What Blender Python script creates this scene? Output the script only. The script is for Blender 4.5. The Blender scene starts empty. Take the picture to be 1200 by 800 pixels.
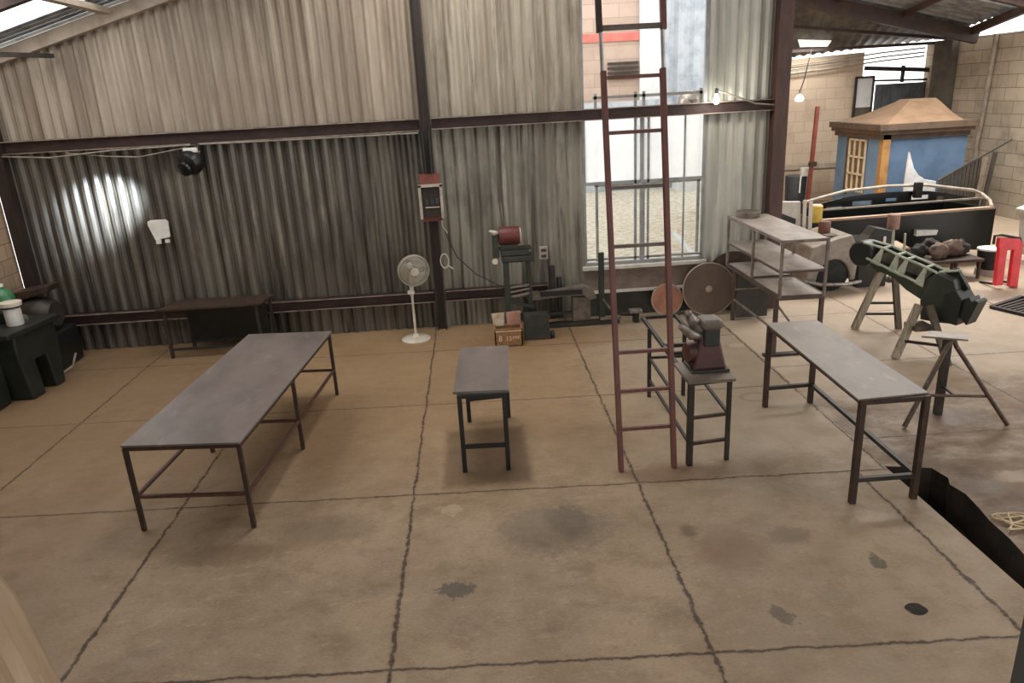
import bpy, bmesh, math, random
from mathutils import Vector, Matrix, noise as mnoise

random.seed(7)
SC = bpy.context.scene
COL = SC.collection
PI = math.pi

# ------------------------------------------------------------------ materials
def lin(c):
    c = c / 255.0
    return c / 12.92 if c <= 0.04045 else ((c + 0.055) / 1.055) ** 2.4

def rgb(r, g, b):
    return (lin(r), lin(g), lin(b), 1.0)

class NT:
    """small helper to write node graphs"""
    def __init__(self, name):
        self.m = bpy.data.materials.new(name)
        self.m.use_nodes = True
        self.t = self.m.node_tree
        self.b = self.t.nodes['Principled BSDF']
        self.tc = self.t.nodes.new('ShaderNodeTexCoord').outputs['Object']
    def link(self, a, b):
        self.t.links.new(a, b)
    def put(self, sock, v):
        if hasattr(v, 'links') or hasattr(v, 'is_linked'):
            self.link(v, sock)
        else:
            sock.default_value = v
    def math(self, op, a, b=0.0, c=None, clamp=False):
        n = self.t.nodes.new('ShaderNodeMath'); n.operation = op; n.use_clamp = clamp
        self.put(n.inputs[0], a); self.put(n.inputs[1], b)
        if c is not None: self.put(n.inputs[2], c)
        return n.outputs[0]
    def xyz(self, v=None):
        n = self.t.nodes.new('ShaderNodeSeparateXYZ'); self.link(v or self.tc, n.inputs[0])
        return n.outputs
    def noise(self, scale, detail=4, rough=0.55, stretch=(1, 1, 1), shift=(0, 0, 0)):
        mp = self.t.nodes.new('ShaderNodeMapping')
        mp.inputs['Scale'].default_value = stretch; mp.inputs['Location'].default_value = shift
        self.link(self.tc, mp.inputs[0])
        n = self.t.nodes.new('ShaderNodeTexNoise')
        n.inputs['Scale'].default_value = scale; n.inputs['Detail'].default_value = detail
        n.inputs['Roughness'].default_value = rough
        self.link(mp.outputs[0], n.inputs['Vector'])
        return n.outputs['Fac']
    def smooth(self, v, lo, hi, a=0.0, b=1.0):
        n = self.t.nodes.new('ShaderNodeMapRange'); n.interpolation_type = 'SMOOTHSTEP'
        self.put(n.inputs['Value'], v)
        n.inputs['From Min'].default_value = lo; n.inputs['From Max'].default_value = hi
        n.inputs['To Min'].default_value = a; n.inputs['To Max'].default_value = b
        return n.outputs['Result']
    def mix(self, f, a, b, mode='MIX'):
        n = self.t.nodes.new('ShaderNodeMix'); n.data_type = 'RGBA'; n.blend_type = mode
        self.put(n.inputs[0], f); self.put(n.inputs[6], a); self.put(n.inputs[7], b)
        return n.outputs[2]
    def bump(self, h, strength=0.3, dist=0.01):
        n = self.t.nodes.new('ShaderNodeBump')
        n.inputs['Strength'].default_value = strength; n.inputs['Distance'].default_value = dist
        self.link(h, n.inputs['Height']); self.link(n.outputs[0], self.b.inputs['Normal'])
    def out(self, color, rough=0.6, metal=0.0):
        self.put(self.b.inputs['Base Color'], color)
        self.put(self.b.inputs['Roughness'], rough)
        self.put(self.b.inputs['Metallic'], metal)
        return self.m

def worn(name, c1, c2, rough=0.6, metal=0.0, scale=6.0, stretch=(1, 1, 1), lo=0.4, hi=0.65, c3=None, bump=0.0):
    g = NT(name)
    n = g.noise(scale, 6, 0.6, stretch)
    col = g.mix(g.smooth(n, lo, hi), rgb(*c1), rgb(*c2))
    if c3:
        k = g.noise(scale * 2.7, 5, 0.65, stretch, (3.1, 7.7, 1.3))
        col = g.mix(g.smooth(k, 0.58, 0.72), col, rgb(*c3))
    if bump:
        g.bump(g.noise(scale * 6, 4), bump, 0.004)
    return g.out(col, rough, metal)

M = {}
M['steel_top'] = worn('worn steel sheet', (124, 113, 108), (100, 91, 87), 0.42, 0.15, 2.2, (1, .5, 1), .35, .7, (138, 127, 120))
M['steel_top_b'] = worn('scuffed steel sheet', (116, 104, 93), (94, 83, 74), 0.5, 0.1, 3.0, (1, .5, 1), .35, .7, (132, 120, 107))
M['rust_steel'] = worn('rusty brown steel', (54, 41, 34), (78, 57, 43), 0.6, 0.25, 9, lo=.4, hi=.7, c3=(42, 34, 30))
M['rust_red'] = worn('red rusty steel', (86, 56, 44), (68, 48, 39), 0.6, 0.15, 9)
M['dark_steel'] = worn('dark mill steel', (46, 43, 40), (64, 56, 50), 0.55, 0.35, 8)
M['black_steel'] = worn('black painted steel', (20, 21, 20), (30, 30, 28), 0.45, 0.1, 7)
M['black_gloss'] = worn('black body metal', (15, 17, 16), (24, 26, 24), 0.3, 0.1, 4)
M['black_plastic'] = worn('black plastic', (17, 19, 20), (26, 28, 30), 0.4, 0, 9)
M['girt'] = worn('brown primer steel', (58, 43, 40), (74, 54, 48), 0.6, 0.15, 5, (1, 1, 2), c3=(44, 36, 34))
M['girt_pale'] = worn('chalky flange edge', (150, 136, 124), (112, 96, 86), 0.6, 0.1, 6)
M['column'] = worn('red brown column paint', (72, 50, 45), (88, 60, 53), 0.55, 0.1, 4, (3, 3, .6), c3=(56, 41, 38))
M['column_dark'] = worn('dark brown column paint', (40, 32, 29), (56, 42, 36), 0.6, 0.1, 4, (3, 3, .6))
M['ladder'] = worn('maroon ladder paint', (92, 52, 46), (108, 62, 54), 0.5, 0.05, 6, (3, 3, .8), c3=(78, 48, 42))
M['ladder_grey'] = worn('bare ladder steel', (84, 74, 66), (104, 92, 82), 0.5, 0.2, 8)
M['ladder_pale'] = worn('pale aluminium tube', (176, 172, 168), (150, 146, 142), 0.4, 0.4, 8)
M['cream_plastic'] = worn('aged cream plastic', (206, 198, 182), (186, 176, 158), 0.4, 0, 5)
M['grille'] = worn('cream fan grille', (176, 170, 156), (156, 150, 136), 0.45, 0, 5)
M['white_plastic'] = worn('white plastic', (222, 220, 214), (204, 200, 192), 0.4, 0, 5)
M['red_paint'] = worn('dull red paint', (98, 42, 37), (80, 36, 32), 0.5, 0.05, 8, c3=(60, 32, 29))
M['red_board'] = worn('faded red board', (120, 64, 54), (98, 54, 46), 0.65, 0, 7)
M['machine_green'] = worn('dark green machine enamel', (38, 42, 36), (52, 54, 46), 0.45, 0.1, 6, c3=(66, 64, 56))
M['lathe_green'] = worn('oily black green iron', (24, 29, 25), (36, 40, 34), 0.5, 0.1, 4)
M['maroon'] = worn('maroon machine casting', (76, 40, 37), (60, 33, 31), 0.5, 0.05, 7, c3=(54, 32, 30))
M['cast_grey'] = worn('grey cast iron', (146, 138, 130), (104, 98, 92), 0.35, 0.5, 14)
M['charcoal'] = worn('charcoal enamel', (40, 42, 40), (54, 54, 50), 0.45, 0.05, 9)
M['grey_worn'] = worn('worn grey cap', (108, 98, 86), (84, 78, 70), 0.5, 0.1, 10)
M['shelf_dust'] = worn('dusty shelf board', (166, 154, 144), (142, 130, 120), 0.6, 0.05, 4, (1, .6, 1), c3=(126, 114, 104))
M['shelf_steel'] = worn('brown grey angle iron', (124, 112, 102), (92, 80, 72), 0.5, 0.15, 6)
M['shelf_leg'] = worn('dark angle iron', (84, 70, 62), (64, 54, 48), 0.5, 0.15, 6)
M['copper_disc'] = worn('coppery disc face', (166, 116, 92), (148, 100, 80), 0.5, 0.1, 7)
M['disc_brown'] = worn('dull brown disc', (104, 86, 74), (92, 76, 66), 0.5, 0.1, 3)
M['disc_edge'] = worn('pale disc rim', (176, 156, 136), (150, 130, 112), 0.5, 0.1, 8)
M['wood'] = worn('weathered plank', (152, 140, 120), (118, 108, 92), 0.75, 0, 5, (6, 6, .8))
M['wood_dark'] = worn('dark plank', (96, 84, 70), (76, 66, 56), 0.75, 0, 5, (6, 6, .8))
M['olive'] = worn('olive green carriage paint', (50, 54, 43), (38, 42, 34), 0.5, 0.05, 4, c3=(64, 66, 54))
M['olive_dark'] = worn('dark bottle green paint', (20, 24, 21), (29, 33, 28), 0.45, 0.05, 5)
M['sage'] = worn('pale sage struts', (170, 174, 156), (140, 146, 128), 0.5, 0, 7)
M['plate_grey'] = worn('grey stand plate', (138, 126, 112), (112, 100, 88), 0.5, 0.15, 6)
M['stand_brown'] = worn('brown stand tube', (86, 68, 54), (66, 52, 42), 0.5, 0.2, 8, c3=(140, 122, 98))
M['pink_grey'] = worn('dusty pink can', (158, 126, 114), (138, 108, 98), 0.55, 0, 7)
M['yellow'] = worn('mustard yellow can', (214, 182, 84), (196, 162, 70), 0.5, 0, 8)
M['brown_can'] = worn('red brown can', (126, 84, 74), (108, 72, 64), 0.55, 0, 8)
M['white_car'] = worn('chalky white car paint', (206, 202, 194), (182, 176, 166), 0.4, 0, 4)
M['grey_car'] = worn('primer grey car panel', (148, 138, 127), (124, 114, 104), 0.5, 0, 4, c3=(104, 94, 84))
M['pipe_pale'] = worn('pale galvanised pipe', (176, 166, 152), (150, 140, 126), 0.5, 0.2, 6)
M['conduit'] = worn('grey conduit', (146, 134, 118), (122, 112, 98), 0.5, 0.1, 6)
M['lip_wood'] = worn('pinkish raw timber lip', (176, 148, 126), (150, 124, 104), 0.7, 0, 6, (.6, 4, 4))
M['house_blue'] = worn('slate blue wall', (82, 106, 134), (72, 95, 122), 0.7, 0, 2.5)
M['house_light'] = worn('lighter blue wall', (106, 136, 168), (94, 124, 156), 0.7, 0, 2.5)
M['cornice'] = worn('dark tan cornice', (92, 74, 60), (74, 60, 49), 0.6, 0, 5)
M['house_roof'] = worn('caramel roof', (126, 101, 78), (112, 89, 67), 0.7, 0, 3)
M['corner_post'] = worn('ochre corner post', (166, 124, 74), (146, 106, 62), 0.6, 0, 5)
M['lattice'] = worn('cream lattice', (224, 208, 176), (206, 190, 158), 0.5, 0, 6)
M['pane_dark'] = worn('brown window backing', (112, 92, 74), (92, 76, 62), 0.5, 0, 6)
M['wing'] = worn('white fin panel', (220, 222, 224), (198, 200, 202), 0.5, 0, 4)
M['slat_grey'] = worn('grey brown slats', (76, 70, 62), (62, 57, 51), 0.6, 0, 6)
M['bin'] = worn('dark blue grey barrel', (56, 62, 70), (46, 52, 58), 0.5, 0, 5)
M['red_pole'] = worn('red oxide pole', (126, 62, 49), (108, 52, 41), 0.55, 0.05, 6)
M['bright_red'] = worn('bright red paint', (216, 52, 60), (196, 44, 52), 0.4, 0, 6)
M['rag'] = worn('brown grey rags', (116, 98, 86), (76, 66, 60), 0.9, 0, 7, c3=(150, 136, 126))
M['dark_rag'] = worn('dark oily rags', (44, 40, 38), (62, 54, 50), 0.85, 0, 7)
M['carton'] = worn('dirty printed carton', (150, 112, 76), (122, 88, 58), 0.85, 0, 14, (1, 1, 2), c3=(178, 148, 112))
M['carton_white'] = worn('pale carton flap', (186, 170, 148), (160, 140, 116), 0.85, 0, 14)
M['carton_pink'] = worn('pinkish carton flap', (170, 126, 108), (148, 108, 88), 0.85, 0, 14)
M['print_white'] = worn('cream print', (214, 192, 156), (198, 174, 138), 0.8, 0, 9)
M['green_jug'] = worn('green plastic jug', (52, 112, 70), (44, 96, 60), 0.35, 0, 6)
M['cable'] = worn('pale cable', (150, 140, 126), (120, 112, 100), 0.6, 0, 6)
M['cable_dark'] = worn('dark cable', (44, 40, 38), (58, 52, 48), 0.6, 0, 6)
M['pale_sign'] = worn('pale green plate', (186, 206, 180), (170, 190, 164), 0.6, 0, 6)
M['timber_post'] = worn('fair timber post', (146, 124, 100), (132, 111, 88), 0.65, 0, 3, (5, 5, .5), c3=(156, 136, 110))
M['grey_post'] = worn('blue grey post', (86, 88, 88), (74, 76, 76), 0.5, 0.1, 4)
M['tyre'] = worn('tyre rubber', (26, 26, 25), (36, 35, 33), 0.8, 0, 10)
M['win_frame'] = worn('grey window frame', (146, 148, 148), (124, 126, 126), 0.45, 0.2, 5)
M['sill_white'] = worn('white sill', (212, 206, 196), (190, 182, 170), 0.5, 0, 5)
M['sill_board'] = worn('grey brown kick plate', (136, 120, 108), (112, 98, 88), 0.65, 0, 3, (1, 1, 2))
M['kick_dark'] = worn('dark kick plate', (52, 50, 46), (66, 62, 56), 0.6, 0, 4)
M['rafter_cream'] = worn('cream rafter paint', (172, 158, 142), (152, 138, 122), 0.6, 0, 4)
M['rafter_dark'] = worn('dark brown rafter', (60, 47, 44), (76, 56, 51), 0.6, 0.1, 4)
M['roof_grey'] = worn('galvanised roof sheet', (150, 154, 158), (116, 120, 124), 0.45, 0.2, 5, (1, 1, 1), c3=(176, 180, 184))
M['roof_dark'] = worn('sooty roof sheet', (112, 106, 99), (84, 79, 73), 0.6, 0.1, 3, c3=(132, 128, 122))
M['pilaster'] = worn('dark concrete pilaster', (92, 84, 74), (76, 70, 62), 0.85, 0, 4)
M['gate_sheet'] = worn('grey gate sheet', (104, 110, 116), (84, 90, 96), 0.5, 0.2, 4)
M['ext_white'] = worn('white rendered wall', (204, 206, 206), (188, 190, 190), 0.8, 0, 2)
M['ext_band'] = worn('red painted band', (196, 110, 100), (180, 98, 90), 0.8, 0, 3)
M['ext_grey'] = worn('pale grey fence sheet', (168, 174, 180), (146, 154, 162), 0.6, 0, 3)
M['soil'] = worn('dark trench soil', (48, 40, 32), (32, 27, 22), 0.95, 0, 5, bump=.6)

def corrugated_mat(name, base, alt, streak, lowdark, amount, rough=0.5, metal=0.1, pale=None):
    """dirty ribbed sheet: tall stains of their own shape"""
    g = NT(name)
    n1 = g.noise(1.6, 6, .65, (1.8, 1, .25))
    col = g.mix(g.smooth(n1, .40, .60), rgb(*base), rgb(*alt))
    n2 = g.noise(2.2, 6, .7, (2.6, 1, .13), (5, 2, 1))
    col = g.mix(g.math('MULTIPLY', g.smooth(n2, .50, .62), amount), col, rgb(*streak))
    n3 = g.noise(.9, 5, .65, (1.2, 1, .5), (9, 1, 4))
    col = g.mix(g.math('MULTIPLY', g.smooth(n3, .50, .66), amount), col, rgb(*lowdark))
    n4 = g.noise(7, 6, .75, (3, 1, .22), (1, 8, 3))
    col = g.mix(g.math('MULTIPLY', g.smooth(n4, .50, .68), .5), col, rgb(*alt))
    if pale:
        n5 = g.noise(3.1, 5, .7, (2.4, 1, .16), (2, 3, 8))
        col = g.mix(g.math('MULTIPLY', g.smooth(n5, .56, .68), .7), col, rgb(*pale))
    return g.out(col, rough, metal)

M['cor_cream'] = corrugated_mat('cream ribbed sheet', (166, 154, 138), (144, 131, 115), (108, 95, 82), (130, 118, 104), .6)
M['cor_cream2'] = corrugated_mat('cream ribbed sheet worn', (164, 156, 140), (142, 132, 116), (98, 87, 75), (122, 112, 98), .8, pale=(188, 180, 164))
M['cor_grey'] = corrugated_mat('grimy ribbed sheet', (104, 99, 89), (80, 75, 68), (47, 41, 36), (64, 60, 54), .85, .36, .25, (128, 119, 105))
M['cor_mid'] = corrugated_mat('grey ribbed sheet', (138, 134, 121), (113, 108, 97), (58, 54, 48), (90, 85, 77), .85, .45, .12, (160, 155, 140))
M['cor_pale'] = corrugated_mat('pale ribbed sheet', (190, 189, 178), (170, 170, 160), (132, 129, 119), (155, 153, 144), .6)

def blocks(name, c1, c2, mortar, axis, bw=.40, bh=.20, dirty=(104, 92, 78)):
    """concrete block wall in the plane of `axis` and Z"""
    g = NT(name)
    s = g.xyz()
    cb = g.t.nodes.new('ShaderNodeCombineXYZ')
    g.link(s[axis], cb.inputs[0]); g.link(s[2], cb.inputs[1])
    br = g.t.nodes.new('ShaderNodeTexBrick')
    g.link(cb.outputs[0], br.inputs['Vector'])
    br.inputs['Scale'].default_value = 1
    br.inputs['Brick Width'].default_value = bw; br.inputs['Row Height'].default_value = bh
    br.inputs['Mortar Size'].default_value = .008; br.inputs['Mortar Smooth'].default_value = .3
    br.inputs['Color1'].default_value = rgb(*c1); br.inputs['Color2'].default_value = rgb(*c2)
    br.inputs['Mortar'].default_value = rgb(*mortar)
    n = g.noise(1.6, 6, .65)
    col = g.mix(g.math('MULTIPLY', g.smooth(n, .45, .72), .55), br.outputs['Color'], rgb(*dirty))
    g.bump(br.outputs['Fac'], -.5, .008)
    return g.out(col, .88)
M['block_right'] = blocks('grey block wall', (172, 158, 140), (154, 142, 124), (106, 96, 84), 1, .62, .27)
M['block_back'] = blocks('cream block wall', (196, 178, 158), (184, 166, 146), (168, 150, 132), 0, .5, .26, (160, 142, 124))
M['block_left'] = blocks('tan block wall', (168, 142, 116), (150, 126, 102), (118, 98, 80), 1, .3, .2)
M['block_ext'] = blocks('outside cream brick', (180, 160, 146), (166, 146, 132), (140, 122, 110), 0, 1.6, .4, (150, 130, 118))

# --- concrete floor
def floor_mat(name, joints_x, joints_y, skew, right=False):
    g = NT(name)
    s = g.xyz(); X, Y = s[0], s[1]
    n = g.noise(.9, 6, .6); n2 = g.noise(3.4, 6, .65, (1, 1, 1), (4, 2, 0)); n3 = g.noise(28, 4, .6)
    col = g.mix(g.smooth(n, .36, .66), rgb(160, 140, 118), rgb(140, 121, 101))
    col = g.mix(g.math('MULTIPLY', g.smooth(n2, .45, .7), .5), col, rgb(118, 101, 84))
    col = g.mix(g.math('MULTIPLY', g.smooth(n3, .5, .75), .25), col, rgb(152, 136, 118))
    n5 = g.noise(1.7, 7, .72, (1, 1.6, 1), (8, 3, 0)); n6 = g.noise(7, 6, .75, (1, 1.8, 1), (2, 9, 0))
    col = g.mix(g.math('MULTIPLY', g.smooth(n5, .52, .66), .42), col, rgb(104, 86, 69))
    col = g.mix(g.math('MULTIPLY', g.smooth(n6, .53, .66), .45), col, rgb(176, 156, 131))
    col = g.mix(g.math('MULTIPLY', g.smooth(n6, .44, .30), .35), col, rgb(92, 76, 62))
    n7 = g.noise(38, 5, .75, (1, 2.2, 1), (3, 1, 0)); n8 = g.noise(14, 6, .8, (1, 1, 1), (6, 6, 0))
    col = g.mix(g.math('MULTIPLY', g.smooth(n7, .52, .64), .38), col, rgb(112, 95, 78))
    col = g.mix(g.math('MULTIPLY', g.smooth(n7, .46, .34), .30), col, rgb(182, 164, 140))
    # orange dust that has collected towards the back of the hall
    if not right:
        d = g.smooth(g.math('ADD', Y, g.math('MULTIPLY', g.math('SUBTRACT', n, .5), 3.0)), 4.2, 7.2)
        d2 = g.smooth(g.math('ADD', X, g.math('MULTIPLY', g.math('SUBTRACT', n2, .5), 1.5)), 2.2, .6)
        col = g.mix(g.math('MULTIPLY', g.math('MULTIPLY', d, d2), .6), col, rgb(142, 113, 78))
        d3 = g.smooth(g.math('ADD', X, g.math('MULTIPLY', g.math('SUBTRACT', n2, .5), 1.2)), -2.2, -3.6)
        col = g.mix(g.math('MULTIPLY', d3, .55), col, rgb(106, 85, 64))
        d4 = g.math('MULTIPLY', g.smooth(X, 1.4, 2.4), g.smooth(Y, 5.2, 6.6))
        col = g.mix(g.math('MULTIPLY', d4, .7), col, rgb(156, 142, 126))
        d5 = g.smooth(X, 1.0, 1.6)
        col = g.mix(g.math('MULTIPLY', d5, .3), col, rgb(150, 135, 117))
    else:
        d = g.smooth(g.math('ADD', Y, g.math('MULTIPLY', g.math('SUBTRACT', n, .5), 2.5)), 6.3, 7.6)
        col = g.mix(g.math('MULTIPLY', d, .8), col, rgb(184, 166, 146))
        dd = g.math('MULTIPLY', g.smooth(Y, 7.4, 6.2), g.smooth(n5, .36, .58))
        col = g.mix(g.math('MULTIPLY', dd, .8), col, rgb(104, 78, 54))
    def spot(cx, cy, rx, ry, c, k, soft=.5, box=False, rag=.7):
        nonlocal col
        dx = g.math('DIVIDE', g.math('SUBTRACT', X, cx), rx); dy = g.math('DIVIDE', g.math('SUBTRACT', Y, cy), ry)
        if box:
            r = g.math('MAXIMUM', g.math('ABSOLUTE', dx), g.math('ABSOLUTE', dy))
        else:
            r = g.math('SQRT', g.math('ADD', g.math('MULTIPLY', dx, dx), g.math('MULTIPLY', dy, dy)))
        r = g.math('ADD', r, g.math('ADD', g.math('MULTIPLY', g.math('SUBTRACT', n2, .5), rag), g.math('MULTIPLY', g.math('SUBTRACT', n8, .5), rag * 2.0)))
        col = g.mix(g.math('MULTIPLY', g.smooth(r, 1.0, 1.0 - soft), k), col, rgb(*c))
    if not right:
        spot(.43, 4.76, .55, .42, (98, 86, 74), .6)
        spot(.55, 4.85, .22, .3, (86, 76, 66), .5)
        spot(-.30, 4.14, .13, .09, (92, 82, 72), .95, .2, rag=1.6)
        spot(-.05, 6.05, .42, .62, (100, 76, 52), .75, .2, True, .12)  # rust-dust stain under the bench, with the bench's shadow painted into its tone
        spot(2.54, 4.07, .06, .10, (92, 80, 68), .9, .3, rag=1.2)
        spot(1.71, 3.64, .07, .09, (92, 80, 68), .8, .3, rag=1.4)
        spot(1.62, 4.35, .34, .35, (124, 100, 80), .7)
        spot(1.55, 5.45, .6, .22, (126, 98, 76), .7)
        spot(1.40, 4.60, .09, .10, (96, 80, 66), .7)
        spot(2.1, 4.45, .2, .14, (112, 94, 80), .6)
        spot(-.36, 5.15, .14, .10, (178, 160, 138), .6, rag=1.5)
        spot(-1.3, 5.0, .5, .25, (116, 100, 84), .5)
        spot(-2.0, 4.75, .5, .18, (108, 88, 66), .6)
        spot(2.77, 6.9, .19, .14, (132, 116, 100), .7, .2, rag=.1)
        spot(2.77, 6.9, .13, .09, (160, 144, 126), .7, .2, rag=.1)
        spot(3.15, 8.5, .17, .13, (138, 122, 106), .7, .2, rag=.1)
        spot(3.15, 8.5, .14, .10, (172, 154, 136), .8, .2, rag=.1)
        spot(1.0, 9.2, 2.0, .5, (128, 98, 70), .5)
        spot(-1.6, 6.6, .3, 1.2, (118, 90, 64), .4)
    else:
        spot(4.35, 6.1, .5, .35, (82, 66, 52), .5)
        spot(3.9, 4.85, .3, .5, (100, 80, 60), .6)
        spot(4.2, 5.0, .3, .12, (170, 150, 128), .6)
        spot(7.3, 9.9, .5, .4, (120, 106, 94), .6)
        spot(5.6, 6.3, .8, .5, (116, 86, 56), .6)
    # joints, slightly wandering
    w = g.math('MULTIPLY', g.math('SUBTRACT', g.noise(5, 3), .5), .05)
    w2 = g.math('MULTIPLY', g.math('SUBTRACT', g.noise(22, 2), .5), .03)
    ww = g.math('ADD', w, w2)
    jm = None
    wid = g.smooth(Y, 3.2, 7.0, .011, .007)
    for x in joints_x:
        side = 0
        if isinstance(x, tuple): x, side = x
        dd = g.math('ABSOLUTE', g.math('SUBTRACT', g.math('ADD', X, ww), x))
        v = g.math('SUBTRACT', dd, g.math('MULTIPLY', wid, g.smooth(n8, .35, .65, .4, 1.7)))
        if side: v = g.math('MAXIMUM', v, g.math('MULTIPLY', g.math('SUBTRACT', Y, 5.27), -side))
        jm = v if jm is None else g.math('MINIMUM', jm, v)
    for y in joints_y:
        yy = g.math('ADD', Y, g.math('MULTIPLY', X, skew))
        dd = g.math('ABSOLUTE', g.math('SUBTRACT', g.math('ADD', yy, ww), y))
        v = g.math('SUBTRACT', dd, g.math('MULTIPLY', wid, .8))
        jm = v if jm is None else g.math('MINIMUM', jm, v)
    edge = g.smooth(jm, .022, -.004)
    col = g.mix(g.math('MULTIPLY', edge, .35), col, rgb(110, 88, 68))
    jf = g.smooth(jm, .004, -.005)
    col = g.mix(g.math('MULTIPLY', jf, g.smooth(n8, .35, .6, .65, .95) if not right else .5), col, rgb(60, 45, 32))
    col = g.mix(1.0, col, (.95, .91, .82, 1) if not right else (.90, .88, .85, 1), 'MULTIPLY')
    h = g.math('SUBTRACT', g.math('MULTIPLY', n3, .25), jf)
    g.bump(h, .6, .012)
    return g.out(col, g.smooth(n2, .3, .7, .55, .8))
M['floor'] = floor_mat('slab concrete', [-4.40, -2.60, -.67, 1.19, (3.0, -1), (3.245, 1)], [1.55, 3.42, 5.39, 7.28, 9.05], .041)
M['floor_r'] = floor_mat('rough concrete', [5.2, 7.1, 9.0], [5.88, 7.75, 9.6], .02, True)

g = NT('gravel yard')
n = g.noise(9, 6, .7); k = g.noise(2, 5, .6)
col = g.mix(g.smooth(n, .35, .7), rgb(196, 188, 172), rgb(146, 136, 120))
col = g.mix(g.math('MULTIPLY', g.smooth(k, .55, .75), .5), col, rgb(104, 120, 84))
g.bump(n, .8, .05)
M['gravel'] = g.out(col, .9)

g = NT('rubble stone')
vo = g.t.nodes.new('ShaderNodeTexVoronoi'); vo.inputs['Scale'].default_value = 3.2
g.link(g.tc, vo.inputs['Vector'])
M['rubble'] = g.out(g.mix(g.smooth(vo.outputs['Distance'], .1, .6), rgb(206, 200, 190), rgb(120, 114, 106)), .9)

def glass(name, tint=(.96, .98, .98, 1), gl=.06, veil=0.0):
    m = bpy.data.materials.new(name); m.use_nodes = True
    t = m.node_tree; t.nodes.clear()
    o = t.nodes.new('ShaderNodeOutputMaterial'); a = t.nodes.new('ShaderNodeBsdfTransparent'); b = t.nodes.new('ShaderNodeBsdfGlossy')
    a.inputs[0].default_value = tint; b.inputs['Roughness'].default_value = .05
    mx = t.nodes.new('ShaderNodeMixShader'); mx.inputs[0].default_value = gl
    t.links.new(a.outputs[0], mx.inputs[1]); t.links.new(b.outputs[0], mx.inputs[2])
    last = mx.outputs[0]
    if veil:
        d = t.nodes.new('ShaderNodeBsdfTranslucent'); d.inputs[0].default_value = (.86, .88, .9, 1)
        nz = t.nodes.new('ShaderNodeTexNoise'); nz.inputs['Scale'].default_value = 1.7; nz.inputs['Detail'].default_value = 4
        tc = t.nodes.new('ShaderNodeTexCoord'); t.links.new(tc.outputs['Object'], nz.inputs['Vector'])
        mr = t.nodes.new('ShaderNodeMapRange'); mr.inputs['To Min'].default_value = veil - .25; mr.inputs['To Max'].default_value = veil + .25
        t.links.new(nz.outputs['Fac'], mr.inputs['Value'])
        m2 = t.nodes.new('ShaderNodeMixShader'); t.links.new(mr.outputs[0], m2.inputs[0])
        t.links.new(last, m2.inputs[1]); t.links.new(d.outputs[0], m2.inputs[2]); last = m2.outputs[0]
    t.links.new(last, o.inputs[0])
    return m
M['glass'] = glass('clear pane')
M['frosted'] = glass('misted pane', veil=.6)

def emit(name, c, s):
    m = bpy.data.materials.new(name); m.use_nodes = True
    b = m.node_tree.nodes['Principled BSDF']
    b.inputs['Base Color'].default_value = c; b.inputs['Emission Color'].default_value = c; b.inputs['Emission Strength'].default_value = s
    return m
M['bulb_on'] = emit('lit bulb glass', (1, .95, .85, 1), 30)
M['roof_light'] = emit('daylit roof panel', (1, .97, .92, 1), .75)
M['bulb_dim'] = emit('weak bulb glass', (1, .95, .86, 1), .9)

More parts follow.
